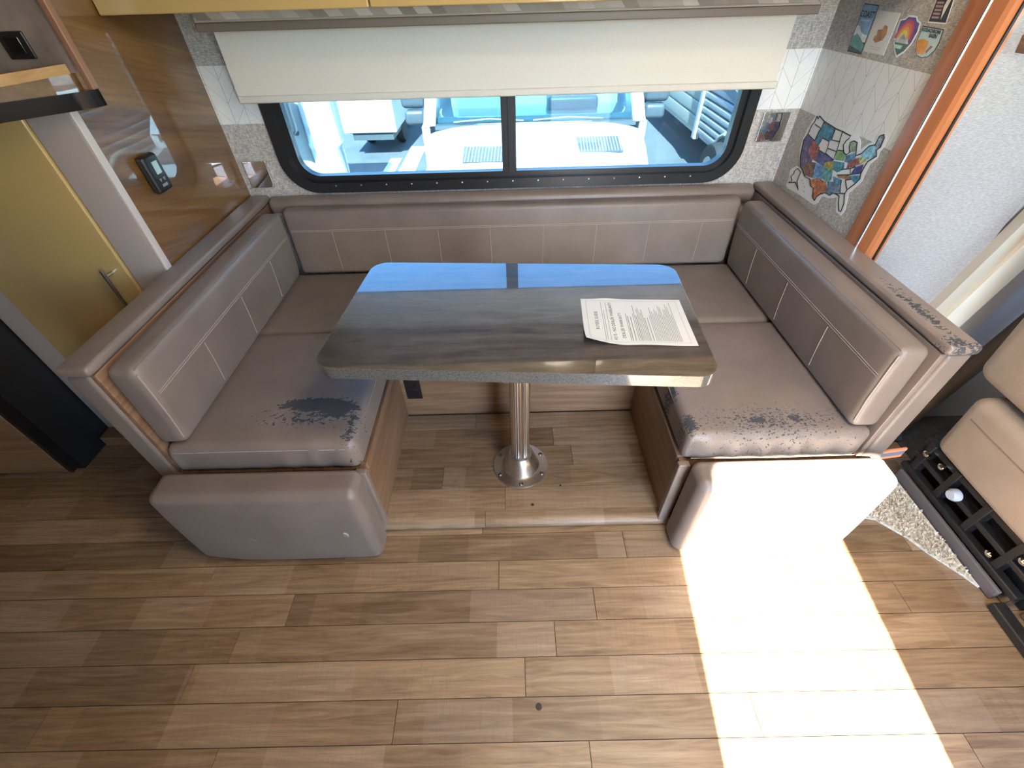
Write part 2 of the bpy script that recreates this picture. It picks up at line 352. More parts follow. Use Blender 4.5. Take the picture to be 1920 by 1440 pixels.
STK={
'backing':[(0.907,1.07),(0.884,1.078),(0.839,1.073),(0.768,1.067),(0.682,1.073),(0.641,1.07),(0.617,1.057),(0.601,1.036),(0.581,1.059),(0.559,1.071),(0.554,1.091),(0.538,1.101),(0.523,1.097),(0.507,1.074),(0.517,1.052),(0.512,1.039),(0.53,1.014),(0.53,0.981),(0.526,0.966),(0.542,0.939),(0.559,0.915),(0.548,0.891),(0.538,0.868),(0.545,0.845),(0.576,0.846),(0.597,0.87),(0.606,0.884),(0.639,0.869),(0.681,0.861),(0.688,0.835),(0.704,0.821),(0.731,0.82),(0.808,0.819),(0.901,0.812),(0.923,0.817),(0.921,0.836),(0.933,0.874),(0.901,0.898),(0.868,0.897),(0.907,0.929),(0.924,0.952),(0.93,0.986),(0.927,1.016),(0.916,1.049)],
'outline':[(0.896,1.069),(0.883,1.063),(0.881,1.073),(0.843,1.064),(0.761,1.059),(0.721,1.06),(0.699,1.059),(0.674,1.059),(0.676,1.05),(0.684,1.042),(0.689,1.028),(0.671,1.009),(0.653,1.007),(0.643,1.017),(0.655,1.029),(0.661,1.043),(0.649,1.05),(0.629,1.05),(0.62,1.034),(0.608,1.017),(0.587,1.03),(0.57,1.056),(0.548,1.065),(0.548,1.089),(0.534,1.097),(0.526,1.09),(0.522,1.065),(0.533,1.054),(0.52,1.041),(0.545,1.018),(0.548,1.001),(0.548,0.981),(0.541,0.967),(0.552,0.948),(0.573,0.923),(0.575,0.906),(0.557,0.882),(0.553,0.856),(0.564,0.855),(0.582,0.873),(0.596,0.893),(0.62,0.893),(0.633,0.89),(0.642,0.878),(0.673,0.877),(0.695,0.863),(0.707,0.85),(0.709,0.835),(0.726,0.84),(0.744,0.867),(0.769,0.868),(0.788,0.886),(0.824,0.883),(0.873,0.905),(0.899,0.931),(0.92,0.985),(0.908,1.009),(0.906,1.035),(0.896,1.051)],
'states':{
  'blue_a':[(0.842,1.063),(0.763,1.057),(0.759,1.025),(0.769,1.018),(0.811,1.018),(0.818,0.99),(0.852,0.999),(0.85,1.032),(0.843,1.041)],
  'violet':[(0.905,1.007),(0.858,1.001),(0.868,0.967),(0.819,0.942),(0.831,0.906),(0.869,0.905),(0.898,0.931),(0.918,0.984)],
  'red':[(0.858,1.001),(0.818,0.99),(0.805,0.988),(0.802,0.944),(0.836,0.945),(0.868,0.967)],
  'indigo':[(0.807,0.979),(0.752,0.98),(0.708,0.975),(0.695,0.948),(0.759,0.943),(0.805,0.944),(0.807,0.983)],
  'brown':[(0.844,0.932),(0.793,0.941),(0.776,0.893),(0.826,0.886),(0.864,0.902)],
  'sky':[(0.793,0.941),(0.735,0.945),(0.717,0.908),(0.776,0.893)],
  'olive':[(0.744,0.956),(0.702,0.974),(0.676,0.954),(0.693,0.946),(0.741,0.942)],
  'teal_a':[(0.734,0.944),(0.685,0.948),(0.67,0.919),(0.692,0.906),(0.718,0.909)],
  'orange':[(0.785,0.885),(0.743,0.904),(0.692,0.906),(0.67,0.887),(0.692,0.866),(0.707,0.85),(0.709,0.835),(0.724,0.84),(0.743,0.866),(0.768,0.868)],
  'teal_b':[(0.7,0.974),(0.646,0.985),(0.633,0.967),(0.659,0.949),(0.687,0.95)],
  'green':[(0.709,1.006),(0.672,1.014),(0.655,1.003),(0.656,0.987),(0.698,0.979)],
  'blue_b':[(0.655,1.003),(0.615,1.025),(0.606,1.012),(0.628,0.99),(0.648,0.987)],
  'moss':[(0.661,1.043),(0.629,1.049),(0.613,1.025),(0.639,1.018),(0.651,1.025)],
  'maroon':[(0.628,0.99),(0.605,1.01),(0.582,1.019),(0.564,1.006),(0.596,0.987),(0.623,0.973)],
  'lime':[(0.593,1.016),(0.559,1.028),(0.553,1.017),(0.571,1.002)],
  'ice':[(0.587,1.03),(0.57,1.056),(0.549,1.064),(0.532,1.053),(0.522,1.041),(0.55,1.023),(0.583,1.02)],
  'grey':[(0.548,1.065),(0.547,1.088),(0.535,1.096),(0.527,1.089),(0.523,1.065),(0.532,1.055)],
  'navy':[(0.586,0.989),(0.557,1.006),(0.55,0.98),(0.59,0.963),(0.59,0.975)],
  'copper':[(0.653,0.943),(0.61,0.958),(0.583,0.961),(0.561,0.958),(0.6,0.947),(0.642,0.937)],
  'cyan':[(0.585,0.963),(0.546,0.976),(0.542,0.966),(0.553,0.949),(0.581,0.953)],
  'steel':[(0.685,0.911),(0.642,0.924),(0.623,0.926),(0.606,0.904),(0.635,0.892),(0.643,0.879),(0.671,0.879)],
  'blue_c':[(0.671,0.933),(0.622,0.938),(0.615,0.923),(0.653,0.919)],
},
'lines':[[(0.842,1.063),(0.843,1.041),(0.89,1.044)],
[(0.843,1.041),(0.85,1.032),(0.852,0.999),(0.905,1.007)],
[(0.765,1.055),(0.759,1.025),(0.715,1.031)],
[(0.722,1.059),(0.715,1.031),(0.709,1.006),(0.672,1.014)],
[(0.769,1.018),(0.762,0.998),(0.706,1.002)],
[(0.762,0.998),(0.762,0.982),(0.704,0.976),(0.709,1.006)],
[(0.813,1.018),(0.769,1.018)],
[(0.809,0.98),(0.756,0.979)],
[(0.647,0.963),(0.604,0.979),(0.591,0.964),(0.653,0.943)],
[(0.604,0.979),(0.587,0.99)],
[(0.621,0.937),(0.599,0.902),(0.576,0.908)],
[(0.602,0.943),(0.576,0.923)],
[(0.602,0.943),(0.577,0.954)],
[(0.633,0.89),(0.576,0.908)],
[(0.889,0.892),(0.858,0.888),(0.859,0.854),(0.829,0.831),(0.867,0.847),(0.91,0.831),(0.893,0.845),(0.909,0.856),(0.897,0.869),(0.901,0.878),(0.889,0.892)]],
'isl':[(0.829,0.866),(0.815,0.86),(0.8,0.852),(0.791,0.838)],
'coast':[(0.884,1.381),(0.81,1.38),(0.798,1.261),(0.875,1.261)],
'card':[(0.803,1.369),(0.701,1.367),(0.692,1.27),(0.794,1.27)],
'figure':[(0.744,1.338),(0.728,1.335),(0.72,1.318),(0.727,1.303),(0.753,1.295),(0.769,1.301),(0.769,1.31),(0.762,1.312),(0.767,1.325),(0.749,1.327)],
'arrow':[(0.663,1.365),(0.629,1.365),(0.619,1.357),(0.604,1.353),(0.597,1.334),(0.6,1.307),(0.614,1.285),(0.635,1.272),(0.658,1.287),(0.673,1.303),(0.686,1.332),(0.69,1.354),(0.671,1.357)],
'shield':[(0.59,1.347),(0.511,1.345),(0.504,1.32),(0.505,1.302),(0.518,1.287),(0.538,1.282),(0.56,1.285),(0.576,1.298),(0.585,1.317)],
'blob':[(0.585,1.317),(0.573,1.32),(0.561,1.322),(0.54,1.318),(0.536,1.305),(0.538,1.289),(0.556,1.288),(0.574,1.298)],
'dark':[(0.59,1.399),(0.532,1.401),(0.514,1.355),(0.579,1.354)],
}

# ================================================================ THE SETTING
YW = 1.025; XL = -1.126; XR = 1.127
# floor with its planks
floor = struct('floor', G().box(-3.2, 3.2, -1.79, .42, -.06, -.005), M['subfloor'], 'brown wood-look plank floor')
JOINT = {0: .369, 1: -.074, 2: .235, 3: .10, 4: .005, 5: -.353, 6: .168}
for k in range(-6, 17):
    y1 = -.1459-.0981*k; y0 = y1-.0981; j = JOINT.get(k, random.uniform(-.5, .5))
    for a in range(-5, 5):
        x0 = j+a*.98; x1 = x0+.98
        lo, hi = max(x0, -3.19), min(x1, 1.60)
        if hi-lo < .02: continue
        spans = [(lo, hi)] if y1 < -.04 else [(lo, min(hi, -1.02)), (max(lo, 1.02), hi)]
        for (p0, p1) in spans:
            if p1-p0 < .02 or y1 > .43: continue
            mk('plank', G().box(p0+.0009, p1-.0009, y0+.0009, y1-.0009, -.005, 0), M['plank'], floor)
# raised floor of the dinette alcove
alcove = struct('floor_alcove', G().box(-1.12, 1.12, -.10, 1.02, .003, .046), M['subfloor'], 'raised plank floor under the dinette')
AJ = [-.122, -.05, -.292, .22, .151, -.179]
for k in range(5):
    y0 = -.081+.0981*k; y1 = min(y0+.0981, .40); j = AJ[k+1]
    for (p0, p1) in ((-.49, j), (j, .515)):
        if y1-y0 > .01: mk('plank', G().box(p0+.0008, p1-.0008, y0+.0008, y1-.0008, .046, .050), M['plank'], alcove)
prof = [(-.081, .046), (-.081, .050), (-.105, .050), (-.120, .047), (-.129, .040), (-.132, .030), (-.130, .018), (-.122, .008), (-.10, .004)]
for (p0, p1) in ((-.49, -.122), (-.122, .515)):
    mk('plank', G().prism(prof, 'x', p0+.0008, p1-.0008), M['plank'], alcove, True, 50)
for (sx, sy, z, r) in ((.04, -.659, 0, .009), (.05, -.06, .05, .006), (.16, .02, .05, .0045)):
    mk('floor_screw', G().lathe([(r, 0), (r, .0008), (r*.6, .0012)], (sx, sy, z), 12), M['subfloor'], floor if z == 0 else alcove)
# walls
hole = rr(-.94, .945, .81, 1.46, .13, 10)
struct('wall_window', G().ring(hole, to_rect(hole, -1.17, 1.17, .0, 2.1), 'y', YW, YW+.045), M['wall_x'], 'tweed wall with a white herringbone band around the window')
struct('wall_left', G().box(XL-.03, XL, .40, YW, 0, 2.1), M['gloss_wood'], 'glossy dark wood panel at the end of the dinette')
struct('wall_right', G().box(XR, XR+.04, .47, YW, 0, 2.1), M['wall_y'], 'tweed side wall with white herringbone band and stickers')
struct('wall_cab_partition', G().box(1.153, 1.50, .357, .40, 0, 2.1), M['grey_fabric'], 'light grey woven wall beside the cab pillar')
chole = rr(1.98, 2.85, .78, 1.6, .08, 6)
struct('wall_cab_side', G().ring(chole, to_rect(chole, 1.50, 3.24, -.06, 2.1), 'y', .37, .41), M['bluegrey'], 'grey cab door side')
dtop = [(x, z) for x, z in rr(.395, .985, .0, 2.03, (.002, .002, .08, .07), 8) if z > 1.5]
struct('wall_rear', G().prism([(-3.24, -.06), (-3.24, 2.1), (3.24, 2.1), (3.24, -.06), (.985, -.06)]+dtop+[(.395, -.06)], 'y', -1.80, -1.75), M['kitchen_wood'], 'wall with the entry doorway')
fhole = rr(-1.62, .25, .82, 1.90, .1, 6)
struct('wall_front', G().ring(fhole, to_rect(fhole, -1.80, .41, -.06, 2.1), 'x', 3.2, 3.24), M['bluegrey'], 'cab front around the windscreen')
struct('wall_end', G().box(-3.24, -3.2, -1.80, 1.06, -.06, 2.1), M['kitchen_wood'], 'end wall of the coach')
struct('wall_kitchen', G().box(-3.2, XL-.03, 1.0, 1.05, -.06, 2.1), M['white_paint'], 'wall behind the kitchen units')
struct('ceiling', G().box(-3.24, 3.24, -1.80, 1.07, 2.1, 2.15), M['ceiling'], 'pale vinyl ceiling')
# unseen fill lamps added at the ceiling to lift the dim interior
M['lamp'] = NT('lamp_diffuser').bsdf((.8, .8, .8), .5, emit=(1, .84, .63), estr=8.5)
for i, (x, y) in enumerate(((.40, -.45), (.70, -1.0), (1.25, -1.2))):
    lp = thing('ceiling_lamp', ['round flush ceiling lamp closest to the table', 'round flush ceiling lamp over the aisle', 'round flush ceiling lamp inside the entry doorway'][i], 'lamp', (x, y, 2.06), 'ceiling lamps')
    mk('rim', G().ring([(x+.145*math.cos(k*math.pi/16), y+.145*math.sin(k*math.pi/16)) for k in range(32)], [(x+.165*math.cos(k*math.pi/16), y+.165*math.sin(k*math.pi/16)) for k in range(32)], 'z', 2.066, 2.10), M['alu'], lp, True)
    mk('diffuser', G().lathe([(.145, .034), (.145, .012), (.12, .006), (.02, .004)], (x, y, 2.062), 32), M['lamp'], lp, True)
# orange trim of the slide opening on the right, with its strip and gap seal
tr1 = struct('trim_1', G().prism([(1.120, .468), (1.167, .468), (1.167, .356), (1.146, .353), (1.132, .354), (1.124, .362), (1.117, .40), (1.116, .44)], 'z', .0, 2.1), M['orange_wood'], 'orange cherry wood trim post')
mk('metal_strip', G().tube([(1.1165, .402, .6), (1.1165, .402, 2.1)], .0045, 8), M['chrome'], tr1, True)
mk('seal', G().box(1.147, 1.153, .348, .3525, .0, 2.1), M['black'], tr1)
# window with shade
win = struct('window_1', G().ring(rr(-.905, .91, .845, 1.425, .10, 10), rr(-.945, .95, .805, 1.465, .135, 10), 'y', YW-.016, YW+.05), M['frame_black'], 'black framed sliding window', True)
mk('inner_frame', G().ring(rr(-.872, .885, .868, 1.40, .075, 10), rr(-.907, .912, .843, 1.427, .10, 10), 'y', YW+.004, YW+.04), M['frame_black'], win, True)
mk('track', G().box(-.80, .81, YW-.004, YW+.006, .836, .846).box(-.80, .81, YW-.006, YW+.004, .826, .830), M['frame_black'], win)
mk('mullion', G().box(-.032, -.004, YW-.004, YW+.036, .866, 1.41).box(-.006, .0255, YW-.010, YW+.030, .866, 1.41), M['frame_black'], win)
for i in range(15):
    x = -.74+i*.107
    mk('screw', G().lathe([(.0035, 0), (.003, -.0015), (.0012, -.002)], (x, YW-.016, .834), 8, 'y'), M['steel'], win)
mk('pane', G().prism(rr(-.875, -.018, .866, 1.402, (.075, .005, .005, .075), 6), 'y', YW+.018, YW+.0205), M['glass'], win)
mk('pane', G().prism(rr(.012, .888, .866, 1.402, (.005, .075, .075, .005), 6), 'y', YW+.024, YW+.0265), M['glass'], win)
# cab windows
cw = struct('window_2', G().ring(rr(1.99, 2.84, .79, 1.59, .075, 6), rr(1.97, 2.86, .77, 1.61, .09, 6), 'y', .362, .415), M['frame_black'], 'driver side cab window')
mk('pane', G().prism(rr(1.985, 2.845, .785, 1.595, .08, 6), 'y', .385, .389), M['clear_glass'], cw)
cw = struct('window_3', G().ring(rr(-1.60, .23, .84, 1.88, .09, 6), rr(-1.64, .27, .80, 1.92, .11, 6), 'x', 3.19, 3.245), M['frame_black'], 'windscreen')
mk('pane', G().prism(rr(-1.61, .24, .83, 1.89, .09, 6), 'x', 3.215, 3.22), M['clear_glass'], cw)
dr = struct('door_1', G().ring(rr(.405, .975, .01, 2.02, (.002, .002, .07, .06), 8), rr(.395, .985, .002, 2.03, (.002, .002, .08, .07), 8), 'y', -1.81, -1.742), M['frame_black'], 'frame of the open entry doorway')

# ================================================================ WINDOW WALL THINGS
sh = thing('roller_shade', 'cream cloth roller shade half drawn over the black framed window', 'shade', (-.01, .90, 1.158))
mk('cloth', G().box(-.951, .933, .8995, .9007, 1.176, 1.412), M['shade'], sh)
mk('hem_bar', G().rbox((-.953, .893, 1.157), (.941, .907, 1.180), .006, .4), M['shade'], sh, True)
mk('roller', G().tube([(-.953, .922, 1.41), (.935, .922, 1.41)], .022, 16), M['valance_board'], sh, True)
va = thing('valance', 'patterned fabric valance with brown lower edge above the shade', 'valance', (0, .85, 1.362))
mk('fabric_front', G().box(-.962, .957, .836, .844, 1.382, 1.46), M['valance'], va)
mk('lower_board', G().rbox((-.966, .830, 1.361), (.963, .885, 1.384), .004, .5), M['valance_board'], va, True)
mk('trim_cord', G().tube([(-.962, .834, 1.387), (.957, .834, 1.387)], .0030, 6), M['tan_plastic'], va, True)
oc = thing('overhead_cabinet', 'glossy gold overhead cabinet running above the dinette window', 'cabinet', (0, .84, 1.41))
mk('body', G().box(-1.120, 1.122, .682, 1.02, 1.47, 2.09), M['pale_stile'], oc)
mk('bottom_rail', G().box(-1.118, 1.12, .69, .74, 1.42, 1.47), M['pale_stile'], oc)
for (a, b) in ((-1.122, -.379), (-.375, .375), (.379, 1.122)):
    d = mk('cabinet_door', G().rbox((a, .662, 1.414), (b, .681, 2.05), .004, .6), M['gold'], oc, True)
    hx = b-.06
    mk('handle', G().tube([(hx, .662, 1.50), (hx, .638, 1.50), (hx, .638, 1.62), (hx, .662, 1.62)], .005, 8), M['steel'], d, True)
# mirror finished cover plates and small labels
def plate(x0, x1, z0, z1, label):
    g = thing('cover_plate', label, 'wall plate', ((x0+x1)/2, YW, z0), 'mirror plates beside the window')
    mk('plate', G().rbox((x0, YW-.012, z0), (x1, YW, z1), .003, .2), M['mirror_plate'], g, True)
plate(-1.099, -1.003, .832, .936, 'square mirror cover plate on tweed wall beside the glossy wood panel')
plate(.988, 1.092, .957, 1.060, 'square mirror cover plate on tweed wall reflecting the map sticker')
for (x, z, lab) in ((-.745, .79, 'small printed warning label under the window, near the wood panel end'), (.708, .79, 'small printed warning label under the window, near the stickers end')):
    s_ = thing('warning_label', lab, 'label', (x, YW, z-.011), 'warning labels under the window')
    mk('sheet', G().box(x-.030, x+.030, YW-.0012, YW, z-.011, z+.013), M['cream'], s_)
    mk('border', G().ring(rr(x-.027, x+.027, z-.009, z+.011, .001, 1), rr(x-.029, x+.029, z-.0105, z+.0125, .001, 1), 'y', YW-.0016, YW-.0012), M['ink'], s_)
    for i in range(3): mk('print_line', G().box(x-.022, x+.021-.006*i, YW-.0016, YW-.0012, z+.005-i*.0055, z+.0072-i*.0055), M['ink_grey'], s_)

# ================================================================ DINETTE
def seam(cush, pts, r=.0020, name='seam', m='seam'): return mk(name, G().tube(pts, r, 6), M[m], cush, True)
# bench bases
def bench_base(side):
    s = 1 if side == 'r' else -1
    xi = .505 if side == 'r' else -.481; xo = 1.06*s
    lab = {'l': 'walnut bench base under the peeled seat cushion', 'r': 'walnut bench base under the cracked sunlit seat cushion'}[side]
    b = thing('bench_base', lab, 'bench base', (.78*s, .4, .05), 'dinette bench bases')
    lo, hi = (xi, xi+.018) if s > 0 else (xi-.018, xi)
    mk('inner_panel', G().box(lo, hi, -.105, .41, .0505, .355), M['walnut_y'], b)
    lo2, hi2 = (xi-.004, xi+.02) if s > 0 else (xi-.02, xi+.004)
    mk('end_board', G().rbox((lo2-.006, -.128, .012), (hi2+.006, -.106, .362), .004, .3), M['cap'], b, True)
    x0, x1 = sorted((xi+.018*s, xo))
    mk('box', G().box(x0, x1, -.10, 1.0, .047, .352), M['walnut_y'], b)
    x0, x1 = sorted((xi-.006*s, xi+.02*s))
    mk('top_lip', G().rbox((x0, -.09, .328), (x1, .40, .364), .004, .3), M['walnut_y'], b, True)
    return b
bench_base('l'); bench_base('r')
bb = thing('bench_base', 'walnut back panel of the foot well behind the table pole', 'bench base', (.01, .6, .05), 'dinette bench bases')
mk('front_panel', G().box(-.4805, .5045, .405, .423, .0505, .352), M['walnut'], bb)
mk('box', G().box(-.4805, .5045, .423, 1.0, .047, .352), M['walnut'], bb)
ot = thing('outlet', 'black power outlet on the walnut panel in the foot well', 'outlet', (-.432, .405, .155))
mk('plate', G().rbox((-.464, .399, .155), (-.398, .4049, .272), .003, .1), M['black'], ot, True)
for z in (.190, .236): mk('socket', G().rbox((-.449, .3975, z-.014), (-.413, .400, z+.014), .002, .1), M['black_gloss'], ot, True)
# half walls with padded caps
def half_wall(side):
    s = 1 if side == 'r' else -1
    lab = {'l': 'taupe padded half wall beside the glossy wood panel and gold cupboard', 'r': 'taupe padded half wall with a worn cap beside the driver seat'}[side]
    b = thing('half_wall', lab, 'half wall', (1.09*s, .45, .33), 'half walls at both ends of the dinette')
    x0, x1 = sorted((1.062*s, 1.124*s))
    mk('panel', G().rbox((x0, -.112, .335), (x1, 1.02, .772), .012, .2), M['leather'], b, True)
    x0, x1 = sorted((1.048*s, 1.063*s))
    mk('edge_board', G().rbox((x0, -.106, .36), (x1, 1.0, .770), .003, .4), M['walnut_y'] if side == 'l' else M['cap'], b, True)
    x0, x1 = sorted((1.043*s, 1.125*s))
    mk('cap', G().rbox((x0, -.120, .7735), (x1, 1.022, .802), .011, .08), M['cap'] if side == 'l' else M['cap_worn'], b, True)
half_wall('l'); half_wall('r')
one('window_ledge', G().rbox((-1.04, .9685, .745), (1.04, 1.022, .800), .020, .25, lambda p: Vector((p.x, p.y, p.z-.018*max(0, (1.01-p.y)/.05)))), M['cap'],
    'taupe padded ledge along the foot of the window wall', 'ledge', None, True)
# seat cushions
def seat_deform(x0, x1, y0, y1, z0, z1, wr):
    def f(p):
        u = (p.x-x0)/(x1-x0); v = (p.y-y0)/(y1-y0); q = p.copy()
        if p.z > z1-.05:
            q.z += .010*math.sin(math.pi*min(max(u, 0), 1))*math.sin(math.pi*min(max(v, 0), 1))**.6
        fr = max(0, 1-(p.y-y0)/.035)
        if fr > 0: q.y += wr*fr*(math.sin(p.x*74)+.6*math.sin(p.x*131+1.3))*(1-abs((p.z-(z0+z1)/2)/((z1-z0)/2))**2)
        if p.z > z1-.03 and wr: q.z += .0016*math.sin(p.x*37+p.y*9)*max(0, 1-v*5)
        return q
    return f
def seat(name, lo, hi, mat, label, wr=.006, fine=.03):
    c = thing(name, label, 'cushion', ((lo[0]+hi[0])/2, (lo[1]+hi[1])/2, lo[2]), 'dinette seat cushions')
    mk('cover', G().rbox(lo, hi, .028, fine, seat_deform(lo[0], hi[0], lo[1], hi[1], lo[2], hi[2], wr)), mat, c, True, 80)
    return c
sL = seat('seat_cushion', (-1.045, -.114, .366), (-.478, .455, .483), M['leather_seat_l'], 'taupe seat cushion with a large dark peeled patch')
seam(sL, [(-.484, -.075, .461), (-.4805, .1, .466), (-.4805, .42, .464)], .0018); seam(sL, [(-1.02, -.1125, .463), (-.80, -.1135, .466), (-.51, -.1125, .463)], .0016)
sR = seat('seat_cushion', (.502, -.114, .366), (1.045, .455, .483), M['leather_seat_r'], 'taupe seat cushion with cracked leather on the sunlit side')
seam(sR, [(.508, -.075, .461), (.5045, .1, .466), (.5045, .42, .464)], .0018); seam(sR, [(.53, -.1125, .380), (.80, -.1135, .377), (1.03, -.1125, .380)], .0016)
seat('seat_cushion', (-1.045, .458, .366), (1.045, .915, .483), M['leather'], 'wide taupe seat cushion under the window behind the table', 0, .06)
# back cushions
def lean(s):
    def f(p):
        q = p.copy(); t = (p.z-.488)/.29; q.x -= 0; q.x += s*(-.006+.012*t)*-1
        fa = abs(p.x)
        if fa < .985: q.x -= s*.006*math.sin(math.pi*min(max(t, 0), 1))
        return q
    return f
def side_back(side):
    s = 1 if side == 'r' else -1
    lab = {'l': 'taupe stitched back cushion along the wood panel end of the dinette', 'r': 'taupe stitched back cushion along the sticker wall end of the dinette'}[side]
    c = thing('back_cushion', lab, 'cushion', (1.0*s, .4, .487), 'dinette back cushions')
    x0, x1 = sorted((.962*s, 1.045*s))
    mk('cover', G().rbox((x0, -.098, .4865), (x1, .892, .776), .024, .05, lean(s)), M['leather'], c, True, 80)
    def fx(z): t = (z-.488)/.29; return s*(.962-(-.006+.012*t)-.006*math.sin(math.pi*t))
    zs = .680
    for dz in (.0035, -.0035): seam(c, [(fx(zs+dz), -.080, zs+dz), (fx(zs+dz), .40, zs+dz), (fx(zs+dz), .872, zs+dz)], .0013)
    for y in (.153, .412, .668): seam(c, [(fx(zs-.01), y, zs-.01), (fx(.60), y, .60), (fx(.515), y, .515)], .0016)
    e = [(fx(.515)+s*.006, -.0925, .515), (fx(.60)+s*.005, -.0925, .60), (fx(.72)+s*.005, -.0925, .72), (fx(.752)+s*.006, -.0915, .755)]
    seam(c, e, .0022, 'piping')
    tp = [(fx(.76)+s*.008, -.085, .7685), (fx(.76)+s*.008, .4, .7695), (fx(.76)+s*.008, .87, .7685)]
    seam(c, tp, .0018, 'piping', 'leather')
side_back('l'); side_back('r')
bc = thing('back_cushion', 'long taupe stitched back cushion under the window', 'cushion', (0, .92, .487), 'dinette back cushions')
mk('cover', G().rbox((-.964, .893, .4865), (.964, .955, .772), .020, .08, lambda p: Vector((p.x, p.y+.012*(p.z-.48)/.29-.004*math.sin(math.pi*min(1, max(0, (p.z-.48)/.29))), p.z))), M['leather'], bc, True, 80)
def by(z): t = (z-.48)/.29; return .893+.012*t-.004*math.sin(math.pi*t)
for dz in (.003, -.003): seam(bc, [(-.945, by(.688), .688+dz), (0, by(.688), .688+dz), (.945, by(.688), .688+dz)], .0012)
for x in (-.772, -.545, -.318, -.093, .136, .364, .590, .815): seam(bc, [(x, by(.682), .682), (x, by(.60), .60), (x, by(.51), .51)], .0015)
# front bolsters
def bolster(side):
    s = 1 if side == 'r' else -1
    xi, xo = (.520, 1.100) if s > 0 else (-.472, -1.085)
    x0, x1 = sorted((xi, xo)); lab = {'l': 'taupe bolster cushion with two pale scuffs below the peeled seat', 'r': 'taupe bolster cushion in full sunlight below the cracked seat'}[side]
    c = thing('front_bolster', lab, 'cushion', ((x0+x1)/2, -.18, .006), 'front bolsters of the dinette')
    def f(p):
        q = p.copy(); u = (p.x-x0)/(x1-x0); v = p.z/.39
        if p.y > -.15 and p.z > .36: q.z += .004
        if p.y < -.16: q.y -= .014*math.sin(math.pi*min(1, max(0, u)))**.5*math.sin(math.pi*min(1, max(0, v)))**.5
        o = u if s > 0 else 1-u
        if o > .75: q.z += (o-.75)*4*.035*(1-v)        # outer lower corner tucked up
        return q
    mk('cover', G().rbox((x0, -.230, .006), (x1, -.1295, .400), .030, .04, f, 4), M['leather'], c, True, 80)
    pts = []
    for i in range(13):
        z = .045+i*(.29/12); pts.append((xi+s*.0035, -.196-.004*math.sin(i*.5), z))
    seam(c, pts, .0022, 'piping')
    if side == 'l':
        for (x, z, a, l) in ((-.846, .182, -.9, .030), (-.549, .196, -1.2, .026)):
            g = G().prism([(x+l*.5*math.cos(a)*math.cos(k)-.006*math.sin(a)*math.sin(k), z+l*.5*math.sin(a)*math.cos(k)+.006*math.cos(a)*math.sin(k)) for k in [i*math.pi/5 for i in range(10)]], 'y', -.2435, -.236)
            mk('scuff', g, M['scuff'], c)
M['scuff'] = plain('scuffed_leather', (.27, .225, .195), .6)
bolster('l'); bolster('r')
tg = thing('strap_tag', 'orange and blue striped webbing tag hanging beside the sunlit bolster', 'tag', (1.14, -.10, .335))
for i, (m_, dz) in enumerate((('tag_orange', 0), ('tag_blue', .012), ('tag_orange', .030))):
    M.setdefault('tag_orange', plain('orange_webbing', (.62, .20, .10), .7)); M.setdefault('tag_blue', plain('blue_webbing', (.10, .13, .17), .7))
    h_ = .010 if m_ == 'tag_orange' else .017
    mk('stripe', G().prism([(1.126, .338+dz), (1.192, .352+dz), (1.192, .352+dz+h_), (1.126, .338+dz+h_)], 'y', -.104, -.098), M[m_], tg)

# ---- table
TC = Vector((.0065, .1177)); TR = -.0724; ZT = .786; cT, sT = math.cos(TR), math.sin(TR)
TILT = .016
def tilt(p): return Vector((p.x, p.y, p.z-TILT*(p.y-TC.y)))
def tloc(x, y): return (TC.x+cT*x-sT*y, TC.y+sT*x+cT*y)
tb = thing('dinette_table', 'dark slate laminate dinette table on a single aluminium pole', 'table', (.011, .1175, .05))
outl = rr(-.4897, .4897, -.2726, .2726, .052, 10)
top = mk('table_top', G().prism([tloc(x, y) for x, y in rr(-.487, .487, -.270, .270, .05, 10)], 'z', ZT-.005, ZT).xf(tilt), M['table'], tb)
mk('edge_band', G().ring([tloc(x, y) for x, y in rr(-.480, .480, -.263, .263, .044, 10)], [tloc(x, y) for x, y in outl], 'z', ZT-.034, ZT-.0006).xf(tilt), M['table_edge'], tb, True)
mk('underside', G().prism([tloc(x, y) for x, y in rr(-.481, .481, -.264, .264, .045, 10)], 'z', ZT-.033, ZT-.006).xf(tilt), M['walnut'], tb)
PX, PY = .011, .1175
g = G(); n = 96; fl = [(.0335+.0011*math.cos(24*2*math.pi*k/n)) for k in range(n)]
g.prism([(PX+fl[k]*math.cos(2*math.pi*k/n), PY+fl[k]*math.sin(2*math.pi*k/n)) for k in range(n)], 'z', .085, .745)
mk('pole', g, M['alu'], tb)
M['screw_dark'] = plain('dull_screw', (.22, .20, .18), .35, 1.0)
bs = mk('floor_base', G().lathe([(.106, 0), (.108, .002), (.107, .006), (.098, .008), (.080, .010), (.072, .014), (.066, .030), (.058, .056), (.050, .076), (.044, .084), (.036, .086), (.036, .083)], (PX, PY, .050), 48), M['alu'], tb, True, 35)
for k in range(6):
    a = math.radians(30+60*k); x, y = PX+.093*math.cos(a), PY+.093*math.sin(a)
    mk('screw', G().lathe([(.0085, 0), (.0085, .002), (.006, .005), (.0015, .003)], (x, y, .0575), 12), M['screw_dark'], bs, True)
mk('top_socket', G().lathe([(.040, 0), (.046, .03), (.085, .036), (.085, .040)], (PX, PY, .710), 32), M['alu'], tb, True, 30)
